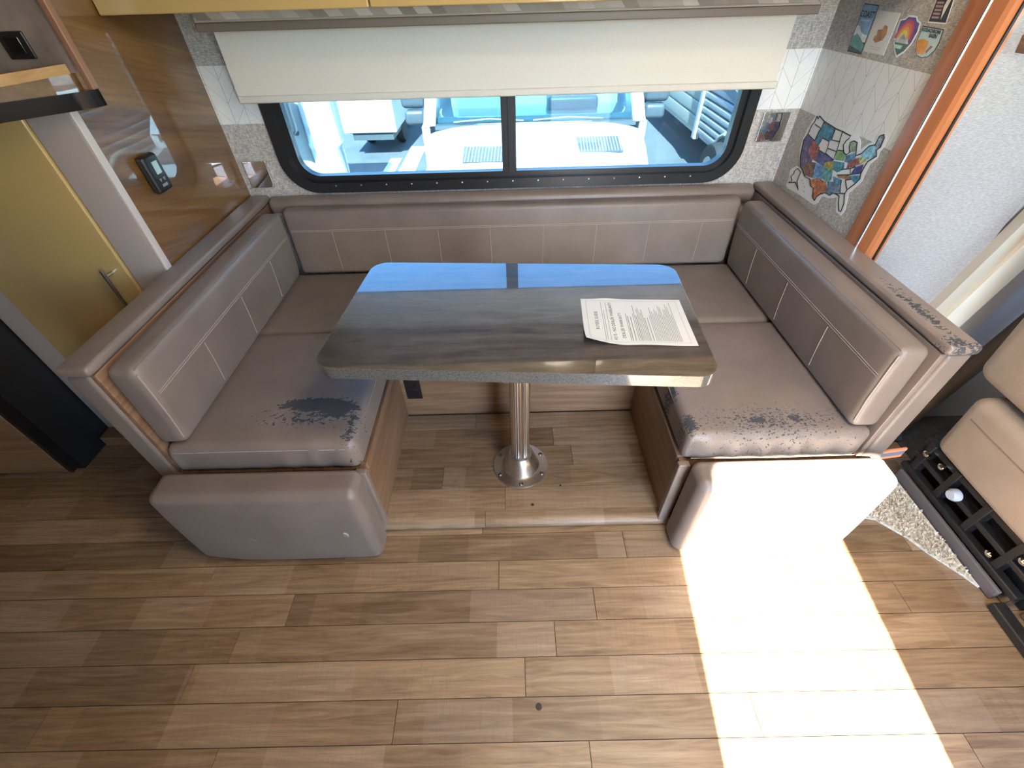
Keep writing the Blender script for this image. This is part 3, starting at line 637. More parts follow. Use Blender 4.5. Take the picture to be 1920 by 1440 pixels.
# ---- paper
PC = Vector((.3235, .043)); PR = -.0678; cP, sP = math.cos(PR), math.sin(PR); L2, W2 = .1397, .10795
def pz(x, y):
    z = ZT+.0012+.0012*(1+math.sin(x*38+.8))*max(0, -y/W2)
    z += .020*max(0, ((-x/L2-.62)+(-y/W2-.62))/.76)**1.6 if (-x/L2+-y/W2) > 1.24 else 0
    return z+.0035*max(0, (y/W2-.8)/.2)*math.exp(-((x+.07)/.03)**2)
def pw(x, y, l=0): return (PC.x+cP*x-sP*y, PC.y+sP*x+cP*y, pz(x, y)+l-TILT*(PC.y+sP*x+cP*y-TC.y))
pp = thing('paper_form', 'white printed form lying on the dark table', 'paper', (PC.x, PC.y, ZT))
g = G(); nx, ny = 32, 24
for l in (0, -.00035): g.v += [pw(-L2+2*L2*i/nx, -W2+2*W2*j/ny, l) for j in range(ny+1) for i in range(nx+1)]
nn = (nx+1)*(ny+1)
for j in range(ny):
    for i in range(nx):
        a = j*(nx+1)+i; g.f += [(a, a+1, a+nx+2, a+nx+1), (nn+a, nn+a+nx+1, nn+a+nx+2, nn+a+1)]
bd = [i for i in range(nx+1)]+[j*(nx+1)+nx for j in range(1, ny+1)]+[ny*(nx+1)+i for i in range(nx-1, -1, -1)]+[j*(nx+1) for j in range(ny-1, 0, -1)]
g.f += [(bd[i], nn+bd[i], nn+bd[(i+1) % len(bd)], bd[(i+1) % len(bd)]) for i in range(len(bd))]
mk('sheet', g, M['paper'], pp, True, 80)
def ptext(body, size, x, y, align='LEFT', sx=1.0):       # page top is toward -x, reading direction is +y
    t_ = text_g(body, size, (x, y, 0), (0, 1, 0), (-1, 0, 0), align, sx=sx); t_.v = [pw(v[0], v[1], .0004) for v in t_.v]; return t_
mk('heading', ptext('BUYERS GUIDE', .013, -.098, 0, 'CENTER'), M['ink'], pp)
mk('lettering', ptext('AS IS - NO DEALER WARRANTY', .0125, -.056, -.088), M['ink'], pp)
mk('lettering', ptext('DEALER WARRANTY', .0125, -.034, -.080), M['ink'], pp)
def pline(x, y0, y1, h):
    q = G(); m_ = 8
    for k in range(m_): q.add([pw(x-h/2, y0+(y1-y0)*k/m_, .0004), pw(x+h/2, y0+(y1-y0)*k/m_, .0004), pw(x+h/2, y0+(y1-y0)*(k+1)/m_, .0004), pw(x-h/2, y0+(y1-y0)*(k+1)/m_, .0004)], [(0, 1, 2, 3)])
    return q
q = G()
for (x, y0, y1) in ((-.085, -.09, .09), (-.080, -.09, .05), (-.072, -.09, .09)): z_ = pline(x, y0, y1, .0012); q.add(z_.v, z_.f)
x = -.022
while x < .108:
    k = random.random(); z_ = pline(x, -.092, -.092+.184*(.55+.45*k), .0016 if k > .2 else .0022); q.add(z_.v, z_.f); x += .0042 if k > .15 else .0075
tag(mk('body_print', q, M['ink_grey'], pp), kind='stuff')
q = G(); e_ = .0008; a_, b_ = .126, .097
for (x0, x1, y0, y1) in ((-a_, a_, -b_, -b_+e_), (-a_, a_, b_-e_, b_)):
    for k in range(16): X0 = x0+(x1-x0)*k/16; X1 = x0+(x1-x0)*(k+1)/16; q.add([pw(X0, y0, .0004), pw(X1, y0, .0004), pw(X1, y1, .0004), pw(X0, y1, .0004)], [(0, 1, 2, 3)])
for x0 in (-a_, a_-e_): z_ = pline(x0, -b_, b_, e_); q.add(z_.v, z_.f)
mk('border_line', q, M['ink_grey'], pp)

# ================================================================ STICKERS ON THE RIGHT WALL
def colour(n, c, var=.25): return plain(n, c, .35, var=var, scale=45)
def wallg(poly, a, b): return G().prism(poly, 'x', XR-b, XR-a)
def sub(poly, k, cy=None, cz=None):
    cy = sum(p[0] for p in poly)/len(poly); cz = sum(p[1] for p in poly)/len(poly); return [(cy+(y-cy)*k, cz+(z-cz)*k) for y, z in poly]
STW = plain('sticker_white', (.74, .74, .73), .3); STK_INK = plain('sticker_black_line', (.012, .012, .014), .4)
mp = thing('map_sticker', 'large cut-out map sticker with picture-filled states on the side wall', 'sticker', (XR, .72, .81))
mk('backing', wallg(STK['backing'], 0, .0008), STW, mp)
SC = {'blue_a': (.05, .22, .33), 'violet': (.10, .09, .20), 'red': (.33, .06, .07), 'indigo': (.08, .10, .27), 'brown': (.16, .075, .05), 'sky': (.10, .28, .48), 'olive': (.36, .32, .06), 'teal_a': (.10, .30, .28),
      'orange': (.46, .15, .08), 'teal_b': (.06, .25, .30), 'green': (.20, .33, .12), 'blue_b': (.08, .22, .36), 'moss': (.30, .36, .20), 'maroon': (.30, .08, .09), 'lime': (.40, .45, .12), 'ice': (.20, .42, .52), 'grey': (.20, .23, .25),
      'navy': (.05, .06, .22), 'copper': (.36, .17, .08), 'cyan': (.07, .33, .45), 'steel': (.12, .19, .28), 'blue_c': (.08, .26, .42)}
for i_, (k, v) in enumerate(STK['states'].items()):
    t = NT('state_'+k); c = SC[k]; p = t.pos(); n = t.noise(p, 75, 4, .6, .8); n2 = t.noise(p, 120, 2)
    cc = t.ramp(n, [(.30, tuple(x*.35 for x in c)), (.5, c), (.68, tuple(min(.8, x*1.7+.04) for x in c))])
    cc = t.mix(t.ramp(n2, [(.58, 0), (.66, .5)]), cc, (c[2], c[0], c[1])); mk('state', wallg(v, .0008, .0012+i_*.00004), t.bsdf(cc, .3), mp)
def wline(pts, r, closed=False): return G().tube([(XR-.0016, y, z) for y, z in pts], r, 4, closed)
mk('outline', wline(STK['outline'], .0020, True), STK_INK, mp)
for l in STK['lines']: mk('border_line', wline(l, .0017), STK_INK, mp)
for (y, z) in STK['isl']: mk('island', wallg([(y-.002, z-.002), (y+.002, z-.001), (y+.001, z+.003)], .0008, .0013), STK_INK, mp)
# landscape sticker: COAST
def bil(q, u, v):                                   # q: top-near-window, top-far, bottom-far, bottom-near
    a, b, c, d = q; return tuple((1-v)*((1-u)*a[i]+u*b[i])+v*((1-u)*d[i]+u*c[i]) for i in (0, 1))
def region(q, uv): return [bil(q, u, v) for u, v in uv]
q = STK['coast']; s1 = thing('coast_sticker', 'tall blue coast sticker with green hills, nearest the window corner', 'sticker', (XR, q[0][0], min(p[1] for p in q)), 'travel stickers on the side wall')
mk('backing', wallg(q, 0, .0008), STK_INK, s1)
mk('sky', wallg(region(q, [(.04, .02), (.97, .02), (.97, .75), (.04, .75)]), .0008, .0011), colour('sticker_sky', (.20, .34, .50)), s1)
mk('cloud', wallg(region(q, [(.04, .45), (.25, .44), (.45, .55), (.75, .60), (.97, .60), (.97, .75), (.04, .75)]), .0009, .0012), colour('sticker_cloud', (.62, .66, .66)), s1)
mk('hill', wallg(region(q, [(.04, .66), (.3, .60), (.6, .68), (.97, .80), (.97, .97), (.04, .93)]), .0010, .0014), colour('sticker_hill', (.10, .28, .28)), s1)
mk('shore', wallg(region(q, [(.04, .86), (.5, .90), (.97, .95), (.97, .98), (.04, .98)]), .0012, .0016), colour('sticker_shore', (.03, .07, .08)), s1)
def wtext(body, size, q, u, v, mat, parent, sx=1.0):
    a = Vector((XR-.0019,)+bil(q, u, v)); r_ = (Vector((XR-.0019,)+bil(q, 1, v))-Vector((XR-.0019,)+bil(q, 0, v))).normalized()
    up = (Vector((XR-.0019,)+bil(q, u, 0))-Vector((XR-.0019,)+bil(q, u, 1))).normalized()
    return mk('lettering', text_g(body, size, a, r_, up, 'CENTER', sx=sx, bold=.0004), mat, parent)
wtext('COAST', .022, q, .48, .26, STK_INK, s1)
mk('print_line', wallg(region(q, [(.18, .30), (.80, .30), (.80, .34), (.18, .34)]), .0011, .0015), colour('sticker_pale_ink', (.36, .48, .60)), s1)
q = STK['card']; s2 = thing('card_sticker', 'white card sticker with an orange shape in its middle', 'sticker', (XR, q[0][0], min(p[1] for p in q)), 'travel stickers on the side wall')
mk('backing', wallg(q, 0, .0008), plain('card_white', (.60, .59, .57), .5), s2)
mk('orange_shape', wallg(STK['figure'], .0008, .0013), colour('sticker_ochre', (.36, .17, .06), .4), s2)
for v in (.84, .89): mk('print_line', wallg(region(q, [(.25, v), (.75, v), (.75, v+.018), (.25, v+.018)]), .0008, .0012), colour('card_pink_ink', (.55, .42, .40)), s2)
# arrowhead
q = STK['arrow']; s3 = thing('arrowhead_sticker', 'arrowhead sticker with rainbow sunset over snowy mountains', 'sticker', (XR, q[0][0], min(p[1] for p in q)), 'travel stickers on the side wall')
mk('backing', wallg(q, 0, .0008), STW, s3); ins = sub(q, .90); mk('night', wallg(ins, .0008, .0010), colour('sticker_violet', (.10, .06, .22)), s3)
cy = sum(p[0] for p in q)/len(q)+.004; cz = 1.313
def clipz(poly, z, above):                          # cut a polygon by a height
    o = []
    for i in range(len(poly)):
        a, b = poly[i], poly[(i+1) % len(poly)]; ia = (a[1] > z) == above; ib = (b[1] > z) == above
        if ia: o.append(a)
        if ia != ib: t_ = (z-a[1])/(b[1]-a[1]); o.append((a[0]+(b[0]-a[0])*t_, z))
    return o
def inside(poly, cy, cz, r):                        # half disc limited to the inside of the sticker
    o = []
    for i in range(17):
        a = math.pi*i/16; y, z = cy+r*math.cos(a)*.8, cz+r*math.sin(a)
        o.append((max(min(y, cy+.040), cy-.040), min(z, 1.358)))
    return o
for i, (r, c) in enumerate(((.044, (.42, .05, .12)), (.036, (.58, .13, .06)), (.028, (.66, .28, .05)), (.020, (.72, .55, .06)))):
    mk('sunset_band', wallg(inside(q, cy, cz, r), .0010+i*.0002, .0012+i*.0002), colour('sunset_%d' % i, c, .08), s3)
mk('mountain', wallg([(cy+.036, cz-.008), (cy+.012, cz+.006), (cy, cz+.013), (cy-.010, cz+.003), (cy-.018, cz+.008), (cy-.034, cz-.008)], .0018, .0022), colour('snow_peak', (.45, .45, .46), .6), s3)
mk('forest', wallg(clipz(ins, cz-.006, False), .0016, .0020), colour('forest_green', (.06, .13, .09)), s3)
mk('print_line', wallg([(cy+.020, cz-.013), (cy-.016, cz-.013), (cy-.014, cz-.021), (cy+.020, cz-.021)], .0020, .0023), colour('pale_green_ink', (.42, .56, .46)), s3)
q = STK['shield']; s4 = thing('shield_sticker', 'rounded shield sticker lettered KODACHROME BASIN with orange rocks', 'sticker', (XR, q[0][0], min(p[1] for p in q)), 'travel stickers on the side wall')
mk('backing', wallg(q, 0, .0008), STK_INK, s4); mk('sky', wallg(sub(q, .95), .0008, .0011), colour('shield_sky', (.42, .56, .56), .08), s4)
mk('rock', wallg(sub(STK['blob'], .95), .0011, .0014), colour('shield_rock', (.62, .27, .05)), s4)
bq = [q[0], q[1], (q[4][0], q[4][1]), (q[6][0], q[6][1])]
wtext('KODACHROME', .0105, bq, .50, .17, STK_INK, s4, .95); wtext('BASIN', .0110, bq, .68, .33, STK_INK, s4)
mk('ridge', wallg([bil(bq, .95, .62), bil(bq, .80, .60), bil(bq, .62, .80), bil(bq, .72, .90)], .0011, .0014), colour('shield_ridge', (.30, .14, .10)), s4)
q = STK['dark']; s5 = thing('dark_sticker', 'dark sticker with pink lettering lines and a pale streak, topmost beside the trim', 'sticker', (XR, q[0][0], min(p[1] for p in q)), 'travel stickers on the side wall')
mk('backing', wallg([(q[0][0], q[0][1]+.02), (q[1][0], q[1][1]+.02), q[2], q[3]], 0, .0008), STW, s5); d_ = [(q[0][0]-.002, q[0][1]+.018), (q[1][0]+.002, q[1][1]+.018), (q[2][0]+.002, q[2][1]+.003), (q[3][0]-.002, q[3][1]+.003)]
mk('ground', wallg(d_, .0008, .0011), colour('dark_ground', (.02, .022, .03)), s5)
for v in (.34, .46, .58, .70, .82): mk('print_line', wallg(region(d_, [(.10, v), (.52, v), (.52, v+.07), (.10, v+.07)]), .0011, .0014), colour('pink_ink', (.38, .22, .21)), s5)
mk('streak', wallg(region(d_, [(.95, .1), (.75, .1), (.58, .5), (.66, .9), (.78, .55)]), .0011, .0014), colour('pale_streak', (.62, .58, .50)), s5)

# ================================================================ LEFT SIDE: remote, cupboard, fridge, open shelf
rm = thing('remote_control', 'black handheld remote with small display on the glossy wood panel', 'remote', (XL, .535, .995))
mk('case', G().rbox((XL, .500, .990), (XL+.026, .572, 1.098), .010, .05, lambda p: Vector((p.x, p.y+(p.z-1.04)*-.05, p.z)), 4), M['black'], rm, True)
mk('display', G().rbox((XL+.0255, .527, 1.042), (XL+.0275, .552, 1.078), .0008, .05), M['lcd'], rm, True)
for (y, z) in ((.528, 1.026), (.547, 1.026)): mk('button', G().prism([(y-.006, z+.004), (y+.006, z+.004), (y, z-.006)], 'x', XL+.0255, XL+.0275), M['ink_grey'], rm)
mk('button', G().box(XL+.0255, XL+.027, .525, .550, 1.006, 1.014), M['ink_grey'], rm)
YP = .385
pc = thing('pantry_cupboard', 'tall gold door cupboard with pale frame beside the dinette', 'cupboard', (-1.5, .69, 0))
mk('body', G().box(-1.80, -1.165, YP+.012, .995, .0, 1.245), M['pale_stile'], pc)
mk('frame_stile', G().rbox((-1.243, YP-.012, .0), (-1.128, YP+.012, 1.245), .003, .6), M['pale_stile'], pc, True)
mk('frame_edge', G().rbox((-1.1279, YP-.014, .0), (-1.116, YP+.012, 1.245), .003, .6), plain('pale_edge', (.50, .43, .39), .3), pc, True)
mk('frame_stile', G().rbox((-1.806, YP-.012, .0), (-1.708, YP+.012, 1.245), .003, .6), M['pale_stile'], pc, True)
dd = mk('cupboard_door', G().rbox((-1.704, YP-.020, .06), (-1.247, YP, 1.235), .004, .6), M['gold'], pc, True)
mk('handle', G().tube([(-1.295, YP-.020, .80), (-1.295, YP-.050, .80)], .0045, 8).tube([(-1.295, YP-.020, .69), (-1.295, YP-.050, .69)], .0045, 8).tube([(-1.295, YP-.050, .665), (-1.295, YP-.050, .825)], .006, 10), M['steel'], dd, True)
mk('plinth', G().box(-1.80, -1.13, .31, YP-.013, 0, .055), M['walnut'], pc)
fr = thing('refrigerator', 'black sided refrigerator with dark brown front at the frame edge', 'refrigerator', (-2.2, .57, 0))
mk('body', G().box(-2.62, -1.812, .190, .99, .002, 1.235), M['black'], fr)
mk('door_panel', G().rbox((-2.60, .150, .03), (-1.832, .188, 1.22), .006, .5), M['walnut'], fr, True)
mk('door_edge', G().box(-1.830, -1.814, .150, .189, .03, 1.22), M['black_gloss'], fr)
mk('handle', G().tube([(-2.5, .15, .60), (-2.5, .11, .60), (-2.5, .11, .90), (-2.5, .15, .90)], .008, 8), M['steel'], fr, True)
sf = thing('open_hutch', 'open wood hutch with black rounded shelf edge above the gold cupboard', 'hutch', (-1.4, .35, 1.25))
sp = [(-1.030, .395), (-1.036, .370), (-1.062, .335), (-1.10, .295), (-1.15, .238), (-1.24, .13), (-1.33, .02), (-1.40, -.02), (-1.75, -.02), (-1.75, .395)]
mk('shelf_slab', G().prism(sp, 'z', 1.252, 1.288), M['black_gloss'], sf, True, 30)
sp2 = [(-1.062, .39), (-1.090, .335), (-1.17, .24), (-1.26, .13), (-1.36, .0), (-1.74, .0), (-1.74, .39)]
mk('shelf_base', G().prism(sp2, 'z', 1.288, 1.322), M['gloss_wood'], sf)
mk('shelf_lip', G().prism([(-1.055, .368), (-1.090, .22), (-1.15, .07), (-1.165, .075), (-1.105, .225), (-1.070, .368)], 'z', 1.322, 1.342), wood('honey_lip', (.30, .16, .06), (.38, .22, .09), (.44, .28, .13), 1, .4), sf)
mk('post', G().rbox((-1.042, .376, 1.288), (-1.026, .396, 2.09), .003, .5), plain('reddish_post', (.24, .12, .07), .4), sf, True)
mk('side_panel', G().box(-1.50, -1.05, .380, .398, 1.322, 2.09), plain('mottled_taupe_panel', (.20, .155, .125), .5, var=.3, scale=14), sf)
mk('top_panel', G().box(-1.75, -1.03, -.02, .395, 2.05, 2.09), M['gloss_wood'], sf)
mk('back_panel', G().box(-1.75, -1.73, -.02, .395, 1.322, 2.05), M['gloss_wood'], sf)
o2 = thing('outlet', 'black power outlet on the mottled panel inside the hutch', 'outlet', (-1.15, .38, 1.36))
mk('plate', G().rbox((-1.180, .373, 1.352), (-1.118, .3799, 1.404), .003, .1), M['black'], o2, True)
mk('socket', G().rbox((-1.166, .371, 1.362), (-1.132, .374, 1.394), .002, .1), M['black_gloss'], o2, True)

# ================================================================ RIGHT SIDE: cab
pl = thing('cab_pillar', 'cream and tan plastic pillar trim leaning beside the cab door', 'pillar trim', (1.45, .34, 0))
def px(z): return 1.452+.225*(z-.623)
def strip(o0, o1, y0, y1, mat, nm):
    mk(nm, G().prism([(px(0)+o0, 0), (px(0)+o1, 0), (px(2.09)+o1, 2.09), (px(2.09)+o0, 2.09)], 'y', y0, y1), mat, pl)
strip(0, .052, .325, .358, M['tan_plastic'], 'tan_strip'); strip(.052, .135, .312, .358, M['cream'], 'cream_strip'); strip(.135, .225, .330, .358, M['bluegrey'], 'grey_strip')
bt = thing('belt_post', 'dark brown padded post between cab pillar and driver seat', 'post', (1.62, .26, 0))
mk('sleeve', G().tube([(px(0)+.29, .27, .02), (px(.6)+.29, .27, .6), (px(1.7)+.29, .27, 1.7)], .028, 14), plain('brown_sleeve', (.075, .058, .045), .6), bt, True)
mk('foot', G().lathe([(.045, 0), (.045, .01), (.03, .02)], (px(0)+.29, .27, 0), 16), M['metal_black'], bt, True)
ov = one('overcab_trim', G().rbox((1.166, .335, 1.395), (1.50, .3565, 1.47), .006, .2), M['cream'], 'cream plastic trim strip on top of the grey woven wall', 'trim strip', None, True)
hk = one('wall_hook', G().prism([(1.196, 1.345), (1.226, 1.362), (1.222, 1.330), (1.203, 1.312)], 'y', .332, .3565), M['walnut_y'], 'small brown wooden hook on the grey woven wall', 'hook')
# driver seat
ds = thing('driver_seat', 'beige vinyl driver seat seen from behind on a black rail base', 'car seat', (1.8, -.25, 0))
def sb(p): q = p.copy(); q.x += -.16*(p.z-.25)*.5; q.x -= .012*math.cos(min(1, abs(p.y+.27)/.36)*math.pi/2); return q
lower = mk('back_lower', G().rbox((1.475, -.66, .215), (1.64, .045, .475), .040, .07, sb, 4), M['seat_beige'], ds, True, 80)
mk('back_upper', G().rbox((1.500, -.70, .490), (1.66, .125, 1.16), .050, .07, sb, 4), M['seat_beige'], ds, True, 80)
seam(lower, [(1.463-.012*math.cos(min(1, abs(y+.27)/.36)*math.pi/2), y, .40) for y in (.0, -.06, -.12, -.20, -.27, -.35, -.45, -.55)], .0025, 'seam', 'cap')
mk('seat_pad', G().rbox((1.66, -.66, .26), (2.16, .04, .43), .05, .08), M['seat_beige'], ds, True, 80)
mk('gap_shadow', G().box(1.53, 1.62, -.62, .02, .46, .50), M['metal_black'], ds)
base = mk('rail_base', G().box(1.545, 2.05, -.44, .10, .004, .20), M['metal_black'], ds)
for (x, z, r_) in ((1.520, .19, .012), (1.515, .125, .010), (1.505, .06, .012)):
    mk('rail', G().rbox((x-.014, -.43, z-r_), (x+.016, .085, z+r_), .004, .3), M['metal_black'], ds, True)
mk('side_skirt', G().rbox((1.474, -.405, .003), (1.489, .06, .050), .005, .3), plain('taupe_skirt', (.12, .10, .10), .5), ds, True)
for (y, z) in ((-.36, .165), (-.30, .09), (-.02, .17), (.045, .16)):
    mk('bolt', G().lathe([(.012, 0), (.012, -.010), (.006, -.014)], (1.505, y, z), 10, 'x'), M['chrome'], ds, True)
for y in (-.33, -.20, -.07, .05): mk('bracket', G().rbox((1.500, y-.012, .04), (1.535, y+.012, .205), .003, .2), M['metal_black'], ds, True)
mk('plug', G().lathe([(.022, 0), (.022, -.014), (.016, -.024)], (1.502, -.115, .140), 12, 'x'), plain('clear_grey_plug', (.50, .53, .58), .15), ds, True)
# carpet, floor edge strip, brackets
poly = [(1.25, .10), (1.245, -.115), (1.291, -.128), (1.358, -.199), (1.392, -.257), (1.447, -.328), (1.472, -.37), (1.470, -.30), (1.470, .10)]
def inpoly(x, y, P):
    c = False; j = len(P)-1
    for i in range(len(P)):
        if (P[i][1] > y) != (P[j][1] > y) and x < (P[j][0]-P[i][0])*(y-P[i][1])/(P[j][1]-P[i][1])+P[i][0]: c = not c
        j = i
    return c
g = G(); rnd = random.Random(3)
g.prism(poly, 'z', .001, .010)
while len(g.v) < 18000:
    x, y = rnd.uniform(1.24, 1.46), rnd.uniform(-.40, .10)
    if not inpoly(x, y, poly): continue
    a = rnd.uniform(0, 6.28); l = rnd.uniform(.006, .012); h = rnd.uniform(.004, .011); wd = .0022; dx, dy = math.cos(a), math.sin(a)
    g.add([(x-dy*wd, y+dx*wd, .008), (x+dy*wd, y-dx*wd, .008), (x+dx*l+dy*wd, y+dy*l-dx*wd, .009+h), (x+dx*l-dy*wd, y+dy*l+dx*wd, .009+h), (x+dx*l*.5, y+dy*l*.5, .006)], [(0, 1, 2, 3), (0, 4, 1), (1, 4, 2), (2, 4, 3), (3, 4, 0)])
cp = one('carpet', g, M['carpet'], 'beige shaggy carpet piece beside the driver seat base', 'carpet')
ss = thing('floor_edge_strip', 'black raised strip ending the plank floor at the cab', 'edge strip', (1.5, -1.0, 0))
mk('strip', G().rbox((1.452, -1.70, .001), (1.492, -.425, .032), .005, .4, lambda p: Vector((p.x+.02*math.sin((p.y+.425)*2), p.y, p.z))), M['metal_black'], ss, True)
bk = thing('floor_bracket', 'bright metal bracket with a ring on the cab floor', 'bracket', (1.60, -.50, 0))
mk('plate', G().rbox((1.53, -.50, .004), (1.66, -.455, .045), .004, .1), M['steel'], bk, True)
mk('plate', G().rbox((1.505, -.425, .004), (1.535, -.39, .060), .004, .1), M['steel'], bk, True)
mk('ring', G().tube([(1.60+.045*math.cos(a*math.pi/10), -.545+.035*math.sin(a*math.pi/10), .03) for a in range(20)], .006, 8, True), M['chrome'], bk, True)
cf = struct('floor_cab', G().box(1.60, 3.19, -1.74, .36, -.005, .003), plain('cab_floor_mat', (.05, .047, .045), .8, var=.3, scale=40), 'dark cab floor')
da = thing('dashboard', 'dark dashboard under the windscreen', 'dashboard', (2.95, -.7, 0))
mk('body', G().rbox((2.7, -1.70, .35), (3.19, .34, .86), .08, .2), plain('dash_plastic', (.10, .09, .085), .6), da, True)
mk('pedestal', G().box(2.8, 3.19, -1.70, .34, .004, .40), M['black'], da)

# ================================================================ OUTSIDE
gz = -.90
t = NT('asphalt'); p = t.pos(); a = t.noise(p, 3, 5); b = t.noise(p, 60, 3); M['asphalt'] = t.bsdf(t.mix(t.ramp(b, [(.35, 0), (.65, .5)]), t.ramp(a, [(.3, (.055, .062, .070)), (.7, (.095, .103, .110))]), (.15, .155, .155)), .85)
struct('ground', G().box(-60, 60, -60, 60, gz-.1, gz), M['asphalt'], 'grey asphalt yard')
M['van_white'] = plain('white_car_paint', (.66, .66, .66), .25, coat=.5); M['van_glass'] = plain('teal_windscreen', (.09, .12, .13), .06, coat=.6)
M['mirror_grey'] = plain('dark_mirror_plastic', (.06, .07, .08), .4); M['rv_cream'] = plain('cream_siding', (.40, .39, .33), .5); M['alu_siding'] = plain('pale_grey_siding', (.40, .41, .41), .45)
M['tyre'] = plain('tyre_rubber', (.02, .02, .021), .8); M['stripe_y'] = plain('pale_yellow_paint', (.55, .52, .34), .7)
vn = thing('parked_van', 'white van with sloping bonnet parked facing the dinette window', 'van', (.26, 6, gz))
# bonnet as a swept sheet with thickness
g = G(); rows = [(4.10, .365, -.84, 1.36), (3.7, .315, -.80, 1.32), (3.2, .235, -.72, 1.25), (2.75, .14, -.64, 1.17), (2.55, .05, -.60, 1.13), (2.45, -.10, -.58, 1.11), (2.42, -.55, -.58, 1.11)]
nx = 16; vs = []
for (y, z, x0, x1) in rows:
    for i in range(nx+1):
        u = i/nx; cr = 1-(2*u-1)**6; vs.append((x0+(x1-x0)*u, y, z-.10*(1-cr)-.0))
fs = [(r*(nx+1)+i, r*(nx+1)+i+1, (r+1)*(nx+1)+i+1, (r+1)*(nx+1)+i) for r in range(len(rows)-1) for i in range(nx)]
n0 = len(vs); vs += [(x*.985+.004, y+.02, z-.05) for x, y, z in vs]; fs += [tuple(n0+i for i in reversed(f)) for f in fs]
m_ = nx+1; R_ = len(rows)
edge = [i for i in range(m_)]+[r*m_+nx for r in range(1, R_)]+[(R_-1)*m_+i for i in range(nx-1, -1, -1)]+[r*m_ for r in range(R_-2, 0, -1)]
fs += [(edge[i], edge[(i+1) % len(edge)], n0+edge[(i+1) % len(edge)], n0+edge[i]) for i in range(len(edge))]
mk('bonnet', G().add(vs, fs), M['van_white'], vn, True, 60)
for s in (0, 1):
    pts = [(4.1, .30), (3.2, .17), (2.62, .03), (2.5, -.12), (2.48, -.6), (2.9, -.68), (4.1, -.68)]
    x0 = -.82 if s == 0 else 1.16
    mk('wing', G().prism(pts, 'x', x0+(.16 if s == 0 else -.02), x0+(.20 if s == 0 else .02)), M['van_white'], vn)
mk('windscreen', G().add([(-.74, 4.12, .375), (1.26, 4.12, .375), (1.16, 4.95, 1.30), (-.64, 4.95, 1.30), (-.74, 4.14, .36), (1.26, 4.14, .36), (1.16, 4.97, 1.285), (-.64, 4.97, 1.285)], [(0,1,2,3),(7,6,5,4),(0,4,5,1),(1,5,6,2),(2,6,7,3),(3,7,4,0)]), glass('van_windscreen_glass', (.70, .82, .84)), vn)
mk('dash', G().rbox((-.76, 4.20, .22), (1.28, 4.75, .40), .05, .3), M['van_glass'], vn, True)
mk('dash_hood', G().rbox((.42, 4.42, .38), (.95, 4.72, .52), .04, .2), M['mirror_grey'], vn, True)
mk('sun_screen', G().box(-.55, -.05, 4.62, 4.64, .40, .75), M['rv_cream'], vn)
mk('steering_wheel', G().tube([(.68+.19*math.cos(a*math.pi/12), 4.80-.06*math.sin(a*math.pi/12), .55+.18*math.sin(a*math.pi/12)) for a in range(24)], .016, 8, True), M['mirror_grey'], vn, True)
for s, (a, b) in enumerate(((-.86, -.74), (1.26, 1.38))):
    g = G().add([(a, 4.08, .35), (b, 4.08, .36), (b+.08*(1 if s == 0 else -1), 4.97, 1.32), (a+.08*(1 if s == 0 else -1), 4.97, 1.32), (a, 4.4, .33), (b, 4.4, .33), (b+.08*(1 if s == 0 else -1), 5.1, 1.32), (a+.08*(1 if s == 0 else -1), 5.1, 1.32)], [(0,1,2,3),(7,6,5,4),(0,4,5,1),(1,5,6,2),(2,6,7,3),(3,7,4,0)])
    mk('windscreen_pillar', g, M['van_white'], vn)
mk('cabin', G().box(-.88, 1.40, 5.0, 9.2, -.55, 1.75), M['van_white'], vn)
mk('cab_side', G().box(-.88, -.80, 4.1, 5.0, -.6, .35).box(1.33, 1.40, 4.1, 5.0, -.6, .35), M['van_white'], vn)
mk('cowl', G().box(-.74, 1.28, 4.06, 4.14, .325, .362), M['mirror_grey'], vn)
for (x, y, w_, sk_) in ((-.21, 3.42, .21, -1), (.84, 3.55, .20, 1)):
    def zb(yy): return .235+(yy-3.2)*(.315-.235)/.5
    mk('vent_recess', G().add([(x-w_, y-.15, zb(y-.15)+.004), (x+w_, y-.15+.02*sk_, zb(y-.15)+.004), (x+w_, y+.15+.02*sk_, zb(y+.15)+.004), (x-w_, y+.15, zb(y+.15)+.004), (x-w_, y-.15, zb(y-.15)-.004), (x+w_, y-.15, zb(y-.15)-.004), (x+w_, y+.15, zb(y+.15)-.004), (x-w_, y+.15, zb(y+.15)-.004)], [(0,1,2,3),(7,6,5,4),(0,4,5,1),(1,5,6,2),(2,6,7,3),(3,7,4,0)]), M['mirror_grey'], vn)
    for i in range(14):
        xx = x-w_+.02+i*(2*w_-.04)/13
        mk('vent_bar', G().tube([(xx, y-.148+.01*sk_, zb(y-.148)+.009), (xx+.015, y+.148+.01*sk_, zb(y+.148)+.009)], .004, 5), M['alu_siding'], vn)
for (x0, x1) in ((-.55, .15), (.25, .95)):
    mk('wiper', G().tube([(x0, 4.085, .385), ((x0+x1)/2, 4.07, .41), (x1, 4.085, .385)], .009, 6), M['mirror_grey'], vn, True)
for s in (-1, 1):
    cx = -1.02 if s < 0 else 1.60; yo = 4.55
    mi = mk('door_mirror', G().rbox((cx-.13, yo, .42), (cx+.13, yo+.16, .80), .05, .12), M['mirror_grey'], vn, True)
    mk('mirror_lower', G().rbox((cx-.11, yo, .26), (cx+.11, yo+.14, .405), .04, .12), M['mirror_grey'], mi, True)
    mk('mirror_arm', G().tube([(cx-.10*s, yo+.08, .44), (cx-.24*s, yo+.12, .40)], .035, 8).tube([(cx-.10*s, yo+.08, .32), (cx-.24*s, yo+.12, .30)], .03, 8), M['mirror_grey'], mi, True)
